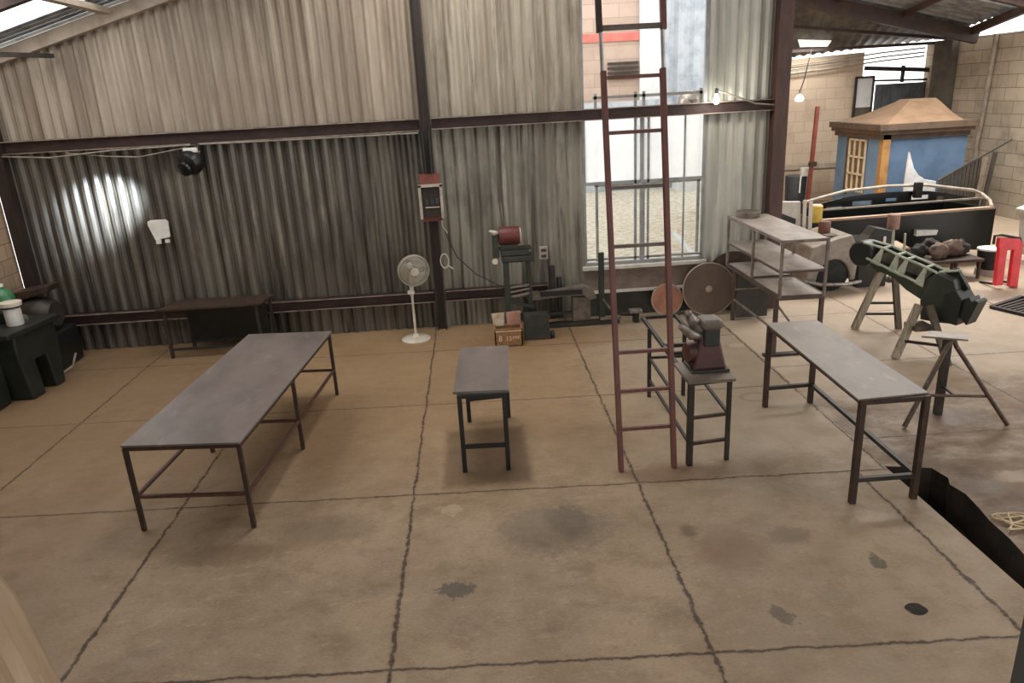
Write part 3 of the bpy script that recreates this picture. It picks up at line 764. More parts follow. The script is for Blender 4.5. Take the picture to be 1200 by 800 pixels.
box(1.85, 1.985, 5.76, 5.94, 1.0, 1.17).build('neck', M['charcoal'], t, bevel=.012)
box(1.825, 2.005, 5.74, 5.96, 1.15, 1.235).build('head', M['grey_worn'], t, bevel=.03)
b = MB(); b.tube([(1.87, 5.86, 1.13), (1.78, 5.85, 1.19), (1.73, 5.84, 1.27)], [.05, .055, .035], 12); b.lathe((1.725, 5.84, 1.285), [(.02, -.02), (.034, 0), (.02, .02)], (0, 1, 0), 12)
b.build('jaw', M['cast_grey'], t, smooth=True)
b = MB(); b.tube([(1.87, 5.84, 1.07), (1.76, 5.82, 1.10), (1.655, 5.81, 1.19)], [.03, .05, .03], 12)
b.build('jaw', M['cast_grey'], t, smooth=True)

# ------------------------------------------------------------------ ladder
t = thing('ladder', (1.3, 5.56, 0), 'tall maroon steel ladder leaning in the middle, pale tubes joining its upper section', 'ladder')
def LP(z, side, inset=0.0):
    y = 5.56 + .1306 * z
    x = (1.095 - .012 * z + inset) if side == 0 else (1.553 - .010 * z - inset)
    return Vector((x, y, z))
for s in (0, 1): bar(LP(0, s), LP(3.24, s), .042, .055, up=(0, 1, 0)).build('rail', M['ladder'], t, bevel=.003)
for z in (.37, .70, 1.03, 1.90, 2.36, 2.78, 3.19):
    mat = M['ladder_grey'] if z in (1.90, 2.36) else M['ladder']
    bar(LP(z, 0), LP(z, 1), .028).build('rung', mat, t)
for s in (0, 1): tube([LP(3.15, s, -.006), LP(3.75, s, -.006)], .016, 8).build('joining_tube', M['ladder_pale'], t, smooth=True)
for s in (0, 1): bar(LP(3.52, s, -.015), LP(4.75, s, -.015), .045, .05, up=(0, 1, 0)).build('upper_rail', M['ladder'] if s else M['rust_steel'], t, bevel=.003)
for z in (3.55, 3.98, 4.40): bar(LP(z, 0, -.02), LP(z, 1, -.02), .036, .04).build('upper_rung', M['ladder_grey'], t)

# ------------------------------------------------------------------ pedestal fan
t = thing('pedestal_fan', (-.93, 9.62, 0), 'cream pedestal fan on a round base standing before the dark column', 'fan')
lathe((-.93, 9.62, 0), [(.20, 0), (.20, .018), (.17, .035), (.05, .05), (.03, .09)]).build('base', M['cream_plastic'], t, smooth=True)
tube([(-.93, 9.62, .05), (-.93, 9.62, .74)], .017, 12).build('pole', M['cream_plastic'], t, smooth=True)
ax = Vector((.28, -.94, -.10)).normalized(); hc = Vector((-.87, 9.56, .975))
tube([(-.935, 9.62, .62), (-.92, 9.63, .80), hc - ax * .10], [.024, .03, .035], 12).build('neck', M['cream_plastic'], t, smooth=True)
lathe(hc - ax * .17, [(.03, 0), (.075, .02), (.075, .10), (.05, .13)], ax, 20).build('motor_housing', M['cream_plastic'], t, smooth=True)
# guard: rim band, rings and spokes
u = ax.cross(Vector((0, 0, 1))).normalized(); vv = u.cross(ax)
def circ(r, off, n=40): return [hc + ax * off + r * (math.cos(2 * PI * k / n) * u + math.sin(2 * PI * k / n) * vv) for k in range(n + 1)]
g_ = MB()
for r_, off in ((.205, .03), (.205, -.03), (.205, 0), (.185, .050), (.16, .058), (.135, .064), (.11, .068), (.085, .07), (.17, -.055), (.13, -.07)):
    g_.tube(circ(r_, off), .0032 if r_ < .2 else .007, 5, caps=False)
for k in range(40):
    a = 2 * PI * k / 40; d_ = math.cos(a) * u + math.sin(a) * vv; d2 = math.cos(a + .25) * u + math.sin(a + .25) * vv
    g_.tube([hc + ax * .072 + d_ * .05, hc + ax * .066 + d2 * .12, hc + ax * .045 + d2 * .19, hc + d2 * .205, hc - ax * .06 + d2 * .16, hc - ax * .08 + d2 * .05], .0024, 4, caps=False)
g_.build('guard', M['grille'], t)
lathe(hc + ax * .066, [(.055, 0), (.055, .01), (.03, .014)], ax, 20).build('badge', M['cream_plastic'], t, smooth=True)
h_ = lathe(hc - ax * .03, [(.045, 0), (.045, .05), (.02, .065)], ax, 18).build('hub', M['cream_plastic'], t, smooth=True)
for k in range(3):
    a0 = 2 * PI * k / 3; b = MB(); vs = []
    for i in range(6):
        for j in range(5):
            r_ = .04 + .14 * j / 4; a = a0 + (i / 5 - .5) * 1.5 * (.7 + .5 * j / 4)
            vs.append(hc + r_ * (math.cos(a) * u + math.sin(a) * vv) + ax * (.03 * (i / 5 - .5)))
    b.add(vs, [(i * 5 + j, i * 5 + j + 1, i * 5 + j + 6, i * 5 + j + 5) for i in range(5) for j in range(4)])
    o = b.build('blade', M['grille'], h_, smooth=True)
    s_ = o.modifiers.new('thick', 'SOLIDIFY'); s_.thickness = .003
box(-.98, -.89, 9.56, 9.62, .655, .70).build('control_knob_box', M['white_plastic'], t, bevel=.008)

# ------------------------------------------------------------------ things on the wall
t = thing('fuse_box', (-.58, 9.95, 1.55), 'open fuse box with pale frame on a red board, fixed to the middle column', 'fuse box')
box(-.715, -.445, 9.935, 9.955, 1.55, 2.18).build('backboard', M['red_board'], t)
box(-.70, -.46, 9.88, 9.935, 1.62, 2.02).build('case', M['column_dark'], t)
b = MB()
for a in ((-.735, -.70, 1.60, 2.04), (-.455, -.42, 1.60, 2.04), (-.735, -.42, 2.015, 2.045)):
    b.box(a[0], a[1], 9.84, 9.945, a[2], a[3])
b.build('frame', M['pipe_pale'], t)
for k in range(3): box(-.66 + k * .07, -.61 + k * .07, 9.855, 9.882, 1.78, 1.86).build('breaker', M['charcoal'], t, bevel=.004)
box(-.66, -.47, 9.86, 9.882, 1.74, 1.755).build('wire_bar', M['pipe_pale'], t)
tag(tube([(-.62, 9.93, 2.18), (-.63, 9.93, 2.72)], .022, 8).build('conduit', M['black_steel'], loc=(-.62, 9.93, 2.18)), 'left one of two black conduits running up the column above the fuse box', 'conduit', 'conduits above the fuse box')
tag(tube([(-.545, 9.93, 2.18), (-.54, 9.93, 2.72)], .022, 8).build('conduit', M['black_steel'], loc=(-.54, 9.93, 2.18)), 'right one of two black conduits running up the column above the fuse box', 'conduit', 'conduits above the fuse box')
pts = [(-.47, 9.92, 1.56), (-.40, 9.97, 1.30), (-.30, 10.06, 1.02), (-.05, 10.08, .75), (.22, 10.06, .60), (.42, 9.7, .55)]
tag(tube(pts, .008, 6).build('power_cable', M['cable_dark'], loc=(-.47, 9.92, .6)), 'thin dark cable sagging from the fuse box to the saw stand', 'cable')
b = MB(); b.tube([(-.46, 9.90, 1.56), (-.455, 9.92, 1.48), (-.40, 9.93, 1.38)], .007, 6)
b.tube([(-.47 + .055 * math.sin(a), 9.93, 1.00 + .10 * math.cos(a)) for a in [k * 2 * PI / 14 for k in range(15)]], .009, 6)
b.tube([(-.42, 9.93, .93), (-.36, 9.93, .88)], .009, 6)
tag(b.build('cable_loop', M['cream_plastic'], loc=(-.47, 9.93, .9)), 'loop of white cable hung on the middle column below the fuse box', 'cable')

t = thing('wall_lamp', (-3.62, 10.0, 2.3), 'black round lamp hanging from a white clamp under the upper girt', 'lamp')
lathe((-3.64, 9.99, 2.50), [(.10, -.10), (.155, -.06), (.165, .02), (.14, .08), (.06, .12)], (-.35, -.8, -.35), 22).build('lamp_shade', M['black_plastic'], t, smooth=True)
lathe((-3.70, 9.86, 2.42), [(.10, -.02), (.09, .01), (.03, .03)], (-.35, -.8, -.35), 20).build('lens', M['black_gloss'], t, smooth=True)
box(-3.70, -3.52, 9.93, 10.06, 2.62, 2.68).build('clamp', M['white_plastic'], t, bevel=.01)
tube([(-3.52, 10.0, 2.64), (-3.50, 9.98, 2.70), (-3.55, 9.97, 2.74), (-3.60, 10.0, 2.73)], .02, 8).build('hook', M['dark_steel'], t, smooth=True)

pl = [(-4.40, 1.75), (-4.36, 1.77), (-4.16, 1.77), (-4.13, 1.74), (-4.14, 1.54), (-4.15, 1.53), (-4.34, 1.50), (-4.40, 1.70)]
o = MB().prism(pl, (0, 10.09, 0), (1, 0, 0), (0, 0, 1), (0, .035, 0)).build('wall_box', M['white_plastic'], loc=(-4.27, 10.1, 1.5), bevel=.006)
tag(o, 'white plastic cover box fixed on the dark ribbed wall at left', 'box')
bx = box(-4.33, -4.27, 10.08, 10.12, 1.45, 1.51).build('lug', M['white_plastic'], o); box(-4.21, -4.16, 10.08, 10.12, 1.46, 1.50).build('lug', M['white_plastic'], o)
t = thing('wall_outlet', (.91, 10.1, .90), 'grey double outlet on the ribbed wall right of the saw stand', 'outlet')
box(.85, .97, 10.08, 10.14, .90, 1.08).build('cover_plate', M['shelf_dust'], t, bevel=.006)
box(.875, .945, 10.07, 10.085, 1.01, 1.05).build('socket', M['charcoal'], t); box(.875, .945, 10.07, 10.085, .93, .97).build('socket', M['charcoal'], t)
tag(tube([(-6.0, 10.0, 2.70), (-5.4, 10.0, 2.655), (-4.64, 10.0, 2.70), (-3.6, 10.0, 2.715), (-2.2, 10.0, 2.705), (-.68, 10.0, 2.70)], .010, 6).build('wall_cable', M['cable'], loc=(-4, 10, 2.7)), 'pale cable strung along the underside of the upper girt', 'cable')
tag(tube([(-5.2, 10.02, 2.70), (-4.7, 10.02, 2.63), (-4.3, 10.02, 2.60), (-3.7, 10.02, 2.68)], .008, 6).build('wall_cable', M['cable'], loc=(-4.5, 10, 2.6)), 'thin grey cable drooping below the girt beside the hanging lamp', 'cable')
t = thing('light_bulb', (3.24, 9.95, 2.88), 'glowing bare bulb on the girt at the window right edge', 'light bulb')
lathe((3.24, 9.93, 2.90), [(.012, -.05), (.035, -.03), (.045, 0), (.035, .03), (.018, .05), (.016, .09)], (0, 0, 1), 18).build('glass_bulb', M['bulb_on'], t, smooth=True)
lathe((3.24, 9.93, 2.98), [(.024, 0), (.024, .06), (.012, .07)]).build('bulb_socket', M['charcoal'], t, smooth=True)
tag(tube([(3.24, 9.95, 3.02), (3.4, 10.0, 2.98), (3.8, 10.02, 2.83), (4.06, 10.02, 2.80)], .012, 6).build('lamp_cable', M['cable'], loc=(3.5, 10, 2.9)), 'pale cable leading from the glowing bulb to the right column', 'cable')

# ------------------------------------------------------------------ saw stand against the wall
t = thing('belt_saw_stand', (.45, 9.5, 0), 'dark green machine stand topped by a red motor, behind the carton', 'machine')
box(.31, .39, 9.42, 9.50, .02, 1.05).build('post', M['machine_green'], t, bevel=.006)
bar((.66, 9.55, 0), (.645, 9.5, 1.06), .06, .07).build('post', M['machine_green'], t, bevel=.006)
b = MB(); b.box(.30, .71, 9.36, 9.62, 1.04, 1.12); b.box(.29, .66, 9.38, 9.58, 1.12, 1.20); b.box(.27, .70, 9.40, 9.56, 1.195, 1.225)
b.build('saw_bed', M['machine_green'], t, bevel=.02)
lathe((.27, 9.48, 1.375), [(.03, 0), (.115, .01), (.12, .04), (.12, .24), (.11, .28), (.04, .29)], (1, 0, 0), 24).build('motor', M['red_paint'], t, smooth=True)
lathe((.55, 9.48, 1.375), [(.10, 0), (.10, .012), (.06, .02)], (1, 0, 0), 20).build('motor_cap', M['cream_plastic'], t, smooth=True)
box(.30, .52, 9.40, 9.56, 1.22, 1.27).build('motor_foot', M['machine_green'], t)
b = MB(); b.tube([(.27, 9.46, 1.42), (.22, 9.44, 1.43), (.16, 9.42, 1.46)], [.02, .035, .015], 10)
b.build('handle', M['cream_plastic'], t, smooth=True)
box(.19, .27, 9.42, 9.52, 1.10, 1.40).build('belt_guard', M['machine_green'], t, bevel=.01)
lathe((.21, 9.40, 1.06), [(.035, -.02), (.04, 0), (.035, .02)], (0, 1, 0), 14).build('knob', M['cream_plastic'], t, smooth=True)
for z in (.68, .62, .56): bar((.36, 9.45, z), (.645, 9.48, z + .03), .022).build('cross_bar', M['cast_grey'], t)
bar((.36, 9.46, .50), (.70, 9.46, .40), .04).build('brace', M['machine_green'], t)

# long bending bed with its rail
t = thing('bar_bender', (1.1, 9.7, 0), 'long rusty steel bending bed on a low rail below the window corner', 'machine')
b = MB(); b.prism([(0, 0), (.75, .09), (.88, .02), (.92, -.10), (.82, -.12), (.72, -.02), (0, -.08)], (.66, 9.66, .50), (1, 0, 0), (0, 0, 1), (0, .14, 0))
b.build('bed', M['grey_worn'], t, bevel=.006)
box(.80, 1.38, 9.655, 9.67, .475, .545).build('slot', M['black_steel'], t)
box(.62, .80, 9.60, 9.84, .44, .52).build('clamp_block', M['grey_worn'], t, bevel=.01)
bar((.72, 9.7, .05), (.71, 9.7, .46), .05).build('leg', M['dark_steel'], t)
box(.50, .80, 9.40, 9.62, .24, .27).build('plate', M['charcoal'], t)
bar((.60, 9.75, .04), (1.9, 9.75, .04), .08, .06).build('base_rail', M['dark_steel'], t)
bar((.72, 9.75, .20), (1.30, 9.75, .20), .04).build('lower_bar', M['dark_steel'], t)
box(1.25, 1.50, 9.72, 9.86, .07, .42).build('gear_case', M['grey_worn'], t, bevel=.015)
bar((1.66, 9.75, .05), (1.66, 9.75, 1.02), .075, .06).build('upright', M['machine_green'], t, bevel=.004)
bar((1.67, 9.70, .38), (1.86, 9.62, .10), .02).build('brace', M['cast_grey'], t)
bar((1.62, 9.62, .12), (1.9, 9.62, .12), .03).build('brace', M['cast_grey'], t)
tube([(1.00, 9.96, .07), (1.00, 9.96, .83)], .045, 12).build('pipe', M['dark_steel'], t, smooth=True)
tube([(1.10, 9.96, .07), (1.10, 9.96, .66)], .04, 12).build('pipe', M['charcoal'], t, smooth=True)
tag(MB().prism([(0, 0), (.34, 0), (.32, .36), (0, .36)], (.54, 9.24, 0), (1, 0, 0), (0, 0, 1), (0, .14, 0)).build('scrap_box', M['charcoal'], loc=(.7, 9.3, 0), bevel=.006), 'dark metal box on the floor right of the carton', 'box')
lathe((.90, 9.30, .05), [(.02, -.03), (.05, -.02), (.05, .02), (.02, .03)], (1, 0, .2), 14)
tag(lathe((.915, 9.30, .052), [(.02, -.03), (.05, -.02), (.05, .02), (.02, .03)], (1, 0, 0), 14).build('caster_wheel', M['black_plastic'], loc=(.915, 9.3, 0), smooth=True), 'small black caster wheel beside the dark metal box', 'wheel')

# carton with printed figures around the stand's foot
t = thing('carton', (.33, 9.2, 0), 'dirty brown carton with cream printing at the foot of the red motor stand', 'carton')
b = MB(); b.box(.14, .50, 9.06, 9.075, 0, .24); b.box(.14, .155, 9.06, 9.36, 0, .22); b.box(.485, .50, 9.06, 9.36, 0, .22); b.box(.14, .50, 9.345, 9.36, 0, .22); b.box(.14, .50, 9.06, 9.36, 0, .01)
b.build('box_body', M['carton'], t)
MB().prism([(.0, 0), (.14, 0), (.15, .17), (-.02, .165)], (.135, 9.34, .20), (1, 0, 0), (0, .15, 1), (0, .02, 0)).build('flap', M['carton_white'], t)
MB().prism([(.0, 0), (.18, 0), (.185, .18), (-.01, .175)], (.32, 9.34, .20), (1, 0, 0), (0, .15, 1), (0, .02, 0)).build('flap', M['carton_pink'], t)
for txt, x, sz in (('8', .185, .105), ('1', .275, .10), ('3', .315, .09)):
    cu = bpy.data.curves.new('print', 'FONT'); cu.body = txt; cu.size = sz; cu.extrude = .001
    tmp = bpy.data.objects.new('tmp', cu)
    me = bpy.data.meshes.new_from_object(tmp)
    bpy.data.objects.remove(tmp)
    me.materials.append(M['print_white'])
    o = bpy.data.objects.new('printed_figure', me); COL.objects.link(o); o.parent = t
    o.rotation_euler = (PI / 2, 0, 0); o.location = Vector((x, 9.058, .075)) - Vector(t.location)
b = MB()
for k in range(6): b.box(.37 + k * .017, .38 + k * .017, 9.057, 9.06, .09 + .02 * (k % 2), .135)
b.box(.15, .49, 9.057, 9.06, .20, .212)
b.build('print_band', M['print_white'], t)

# ------------------------------------------------------------------ discs and vise below the window
t = thing('round_disc', (2.62, 9.93, 0), 'small coppery round disc leaning on the wall behind the ladder', 'disc')
dax = (0.05, -1, .16)
lathe((2.625, 9.93, .245), [(.225, -.02), (.23, -.005), (.23, .008)], dax, 40).build('rim', M['disc_edge'], t, smooth=True)
lathe((2.625, 9.93, .245), [(.212, .008), (.21, .012)], dax, 40).build('face', M['copper_disc'], t)
t = thing('round_disc', (3.2, 9.87, 0), 'large dull brown disc with a centre boss leaning beside the coppery disc', 'disc')
dax = (-.02, -1, .12)
lathe((3.20, 9.86, .375), [(.365, -.015), (.372, 0), (.365, .012)], dax, 56).build('plate', M['disc_brown'], t, smooth=True)
b = MB(); cc = Vector((3.20, 9.86, .375)); a_ = Vector(dax).normalized(); u_ = a_.cross(Vector((0, 0, 1))).normalized(); v_ = u_.cross(a_)
b.tube([cc + a_ * .008 + .368 * (math.cos(k * PI / 24) * u_ + math.sin(k * PI / 24) * v_) for k in range(49)], .008, 5, caps=False)
b.build('rim', M['disc_edge'], t)
lathe((3.20, 9.85, .375), [(.05, 0), (.045, .015), (.022, .018), (.02, .05)], dax, 20).build('hub', M['disc_edge'], t, smooth=True)
t = thing('round_disc', (3.62, 9.99, 0), 'dark brown disc leaning on the pale sheet, half hidden behind the shelf', 'disc')
lathe((3.60, 10.0, .43), [(.42, -.012), (.425, 0), (.42, .012)], (-.02, -1, .10), 56).build('plate', M['rust_steel'], t, smooth=True)
lathe((3.60, 9.99, .43), [(.05, 0), (.04, .02)], (-.02, -1, .10), 20).build('hub', M['dark_steel'], t, smooth=True)
t = thing('bench_vise', (2.12, 9.75, 0), 'small black vise on the floor below the window, seen between ladder rails', 'vise')
box(2.10, 2.18, 9.70, 9.80, 0, .14).build('body', M['black_steel'], t, bevel=.012)
box(2.04, 2.22, 9.68, 9.80, .14, .19).build('jaw', M['cast_grey'], t, bevel=.008)
tube([(1.92, 9.74, .13), (2.12, 9.74, .11)], .022, 8).build('screw', M['black_steel'], t, smooth=True)

# ------------------------------------------------------------------ shelf unit
t = thing('shelf_rack', (3.7, 8.9, 0), 'dusty open steel shelf rack standing beside the right column', 'shelf')
x0, x1, y0, y1 = 3.42, 3.94, 7.98, 9.78
def dust(z, h=.02, a=x0, b_=x1, c_=y0, d_=y1):
    return box(a, b_, c_, d_, z - h, z)
dust(1.40).build('top_board', M['shelf_dust'], t)
dust(1.05).build('shelf_board', M['shelf_dust'], t)
dust(.75, .03).build('shelf_board', M['shelf_dust'], t)
for z, h in ((1.385, .03), (1.035, .025), (.73, .05)):
    b = MB()
    for p, q in (((x0, y0), (x1, y0)), ((x1, y0), (x1, y1)), ((x1, y1), (x0, y1)), ((x0, y1), (x0, y0))): b.bar((*p, z - .005), (*q, z - .005), .024, h)
    b.build('shelf_frame', M['shelf_steel'] if z > 1.3 else M['shelf_leg'], t)
for x, y in ((x0, y0), (x1, y0), (x1, y1), (x0, y1)): bar((x, y, .72), (x, y, 1.40), .03).build('upright', M['shelf_steel'], t)
for x in (x0, x1): bar((x, 8.85, .75), (x, 8.85, 1.40), .03).build('upright', M['shelf_steel'], t)
b = MB(); b.bar((x0, 8.85, .765), (x1, 8.85, .765), .025); b.build('divider', M['shelf_leg'], t)
for x, y in ((x0 + .01, y0 + .10), (x1 - .01, y0 + .02), (x1 - .01, y1 - .05), (x0 + .02, y1 - .25)): bar((x, y, 0), (x, y, .73), .045).build('leg', M['shelf_leg'], t)
bar((x0 + .02, y0 + .10, .30), (x0 + .02, y1 - .25, .30), .022).build('stretcher', M['shelf_steel'], t)
bar((x0 + .02, y1 - .3, .45), (x1, y1 - .3, .45), .022).build('stretcher', M['shelf_steel'], t)
bar((x0 + .04, y0 + .2, .62), (x1 - .03, y0 + .7, .15), .02).build('stretcher', M['shelf_steel'], t)
box(x0 - .12, x1 - .15, y0 + .03, y0 + .11, 0, .03).build('foot_bar', M['dark_steel'], t)
box(x0 + .05, x1 - .03, y1 - .28, y1 - .26, .04, .70).build('back_panel', M['kick_dark'], t)
t = thing('round_tin', (3.66, 9.62, 1.40), 'flat round grey tin lying on top of the shelf rack', 'tin')
lathe((3.62, 9.62, 1.40), [(.15, 0), (.155, .01), (.155, .05), (.16, .055), (.16, .075), (.15, .08), (.14, .075)]).build('body', M['shelf_steel'], t, smooth=True)
lathe((3.62, 9.62, 1.47), [(.138, 0), (.138, .008)]).build('lid', M['grey_worn'], t)

# ------------------------------------------------------------------ green carriage piece on two trestles
def trestle(loc, label, fL, fR, tL, tR, matL, rungs, head):
    t = thing('trestle', loc, label, 'trestle', 'wooden trestles under the green piece')
    bar(fL, tL, .085, .05, up=(0, 1, 0)).build('leg', matL, t)
    bar(fR, tR, .07, .05, up=(0, 1, 0)).build('leg', M['wood_dark'], t)
    for r_ in rungs: bar(Vector(fL).lerp(Vector(tL), r_), Vector(fR).lerp(Vector(tR), r_), .028).build('rung', M['dark_steel'], t)
    box(*head).build('cross_head', M['wood_dark'], t)
    return t
trestle((5.05, 8.75, 0), 'grey plank trestle with two rungs under the upper end of the green piece', (4.80, 8.82, 0), (5.32, 8.70, 0), (5.07, 8.78, .80), (5.20, 8.75, .80), M['wood'], (.25, .43), (4.98, 5.30, 8.70, 8.84, .76, .84))
trestle((4.9, 7.6, 0), 'wide plank trestle with one rung under the lower end of the green piece', (4.70, 7.69, 0), (5.12, 7.36, 0), (5.0, 7.84, .58), (5.09, 7.78, .58), M['wood'], (.33,), (4.90, 5.12, 7.68, 7.92, .31, .36))

A = Vector((4.65, 8.75, 0)); D = Vector((.4741, -.88047, 0)); Nn = Vector((.88047, .4741, 0))
t = thing('carriage_shell', tuple(A), 'dark green curved carriage piece with pale struts, lying tilted across two trestles', 'carriage part')
e1, e2 = D, Vector((0, 0, 1))
def GP(a, z, off=0.0): return A + D * a + Nn * off + Vector((0, 0, z))
# keel (side profile extruded across)
MB().prism([(.17, .96), (.27, .86), (.53, .80), (.71, .68), (.90, .60), (1.08, .60), (1.18, .91), (1.05, .95), (.87, .80), (.52, .90), (.19, .99)], tuple(A + Nn * .02), e1, e2, Nn * .20).build('hull', M['olive'], t, bevel=.01)
lathe(GP(.09, 1.02, 0), [(.14, 0), (.16, .02), (.16, .20), (.14, .22)], Nn, 26).build('end_drum', M['olive_dark'], t, smooth=True)
MB().prism([(.90, .60), (.93, .37), (1.15, .38), (1.30, .40), (1.32, .74), (1.24, .90), (1.05, .95), (.98, .80)], tuple(A - Nn * .0), e1, e2, Nn * .24).build('tail_shell', M['olive'], t, bevel=.015)
MB().prism([(1.16, .42), (1.36, .40), (1.38, .70), (1.30, .80), (1.18, .74)], tuple(A - Nn * .03), e1, e2, Nn * .28).build('tail_box', M['olive_dark'], t, bevel=.01)
MB().prism([(1.36, .50), (1.45, .42), (1.54, .70), (1.50, .72), (1.47, .69), (1.44, .74), (1.38, .68)], tuple(A + Nn * .0), e1, e2, Nn * .20).build('tail_fin', M['olive_dark'], t, bevel=.006)
MB().prism([(1.02, .94), (1.20, 1.01), (1.36, .80), (1.30, .74), (1.16, .88)], tuple(A + Nn * .12), e1, e2, Nn * .05).build('tail_wing', M['olive_dark'], t)
top_c = [(.13, 1.17), (.39, 1.14), (.66, 1.06), (.87, 1.01), (1.06, .95)]; low_c = [(.19, .985), (.52, .895), (.86, .80)]
for off in (0, .17):
    tube([GP(a, z, off) for a, z in top_c], .016, 8).build('top_rail', M['sage'], t, smooth=True)
tube([GP(a, z, -.005) for a, z in low_c], .016, 8).build('low_rail', M['sage'], t, smooth=True)
for a0, z0_, a1, z1_ in ((.30, .945, .385, 1.14), (.53, .885, .575, 1.09), (.62, .86, .695, 1.055), (.865, .79, .925, .995)):
    MB().prism([(a0 - .055, z0_), (a0 + .055, z0_ - .03), (a1 + .012, z1_), (a1 - .012, z1_)], tuple(A - Nn * .01), e1, e2, Nn * .02).build('strut', M['sage'], t)
    bar(GP(a1, z1_, 0), GP(a1, z1_, .17), .02).build('cross_bar', M['sage'], t)
MB().prism([(.13, 1.16), (.39, 1.13), (.66, 1.05), (.87, 1.0), (1.06, .94), (.87, .76), (.5, .86), (.19, .95)], tuple(A + Nn * .17), e1, e2, Nn * .02).build('far_panel', M['olive_dark'], t)
MB().prism([(.22, .99), (.40, .93), (.86, .82), (.95, .92), (.70, 1.0), (.35, 1.06)], tuple(A + Nn * .12), e1, e2, Nn * .03).build('inner_panel', M['grey_worn'], t)
bar(GP(1.05, .95, .06), GP(1.27, 1.0, .10), .03, .02).build('handle', M['sage'], t)

# ------------------------------------------------------------------ three legged roller stand
t = thing('roller_stand', (4.25, 6.05, 0), 'brown tube stand with A shaped front legs and a flat grey plate, before the trestles', 'stand')
MB().prism([(-.20, .12), (.12, -.06), (.21, .10), (-.04, .24)], (4.20, 6.05, .80), (1, 0, 0), (0, 1, 0), (0, 0, .018)).build('top_plate', M['plate_grey'], t)
bar((4.275, 6.20, 0), (4.275, 6.20, .80), .06).build('post', M['dark_steel'], t)
for fx in (3.81, 4.72):
    tube([(fx, 5.96 if fx < 4 else 5.86, 0.012), (4.215 + (fx - 4.25) * .09, 6.05, .74), (4.245, 6.08, .80)], .022, 10).build('leg', M['stand_brown'], t, smooth=True)
tube([(3.98, 6.0, .30), (4.54, 5.945, .27)], .014, 8).build('cross_bar', M['stand_brown'], t, smooth=True)
bar((4.275, 6.20, .30), (4.26, 5.97, .285), .02).build('cross_bar', M['dark_steel'], t)

# ------------------------------------------------------------------ black body shell
t = thing('black_body_shell', (7.3, 12.5, 0), 'large black open vehicle shell with bent top rail, before the blue house', 'vehicle shell')
rim = [(5.98, 13.2, .96), (6.28, 13.2, 1.03), (6.75, 13.2, 1.13), (7.54, 13.2, 1.17), (8.26, 13.2, 1.15), (9.17, 13.2, 1.0), (9.30, 13.1, .93)]
tube(rim + [(8.95, 12.4, .93), (8.56, 11.8, .93)], .028, 8).build('top_rail', M['pipe_pale'], t, smooth=True)
b = MB()
top = [(x, z - .10) for x, y, z in rim]
low = [(9.30, .62), (5.98, .62)]
# back panel with five slots: built as stacked strips
def zt(x):
    for (xa, za), (xb, zb) in zip(top, top[1:]):
        if xa <= x <= xb: return za + (zb - za) * (x - xa) / (xb - xa)
    return top[-1][1]
slots = [(6.40, 6.70, .80, .87), (6.88, 7.25, .86, .94), (7.50, 7.72, .90, .96), (7.98, 8.32, .90, .98), (8.46, 8.60, .86, .94)]
xs = [5.98] + [q for s in slots for q in s[:2]] + [9.28]
for i in range(len(xs) - 1):
    xa, xb = xs[i], xs[i + 1]
    sl = next((s for s in slots if abs(s[0] - xa) < 1e-6), None)
    def quad(za0, za1, zb0, zb1): b.prism([(xa, za0), (xb, zb0), (xb, zb1), (xa, za1)], (0, 13.14, 0), (1, 0, 0), (0, 0, 1), (0, .05, 0))
    if sl: quad(.35, sl[2], .35, sl[2]); quad(sl[3], zt(xa), sl[3], zt(xb))
    else: quad(.35, zt(xa), .35, zt(xb))
b.build('back_panel', M['black_gloss'], t)
MB().prism([(5.66, .66), (6.83, .56), (7.3, .30), (8.60, .20), (8.60, .90), (5.66, .86)], (0, 11.8, 0), (1, 0, 0), (0, 0, 1), (0, .06, 0)).build('front_panel', M['black_gloss'], t)
bar((5.62, 11.82, .875), (8.60, 11.82, .915), .10, .035).build('front_lip', M['lip_wood'], t)
bar((5.90, 12.5, .93), (8.98, 12.6, .95), .03).build('middle_rail', M['pipe_pale'], t)
MB().prism([(11.8, .2), (13.2, .35), (13.2, .85), (11.8, .90)], (8.60, 0, 0), (0, 1, 0), (0, 0, 1), (.04, 0, 0)).build('end_panel', M['black_gloss'], t)
MB().prism([(11.8, .62), (13.2, .45), (13.2, .86), (11.8, .86)], (5.66, 0, 0), (0, 1, 0), (0, 0, 1), (.04, 0, 0)).build('end_panel', M['black_gloss'], t)
box(5.7, 8.6, 11.85, 13.15, .45, .50).build('floor_pan', M['black_steel'], t)
for x in (6.0, 8.0):
    box(x, x + .35, 11.95, 13.0, 0, .46).build('support_block', M['black_steel'], t)
o = MB().prism([(0, 0), (.35, 0), (.37, .08), (.0, .10)], (7.28, 11.73, .53), (1, 0, 0), (0, .0, 1), (0, .07, .0)).build('name_plate', M['white_plastic'], t); o['label'] = 'small white plate'
box(7.98, 8.10, 13.02, 13.12, .95, 1.22).build('bracket', M['black_steel'], t)

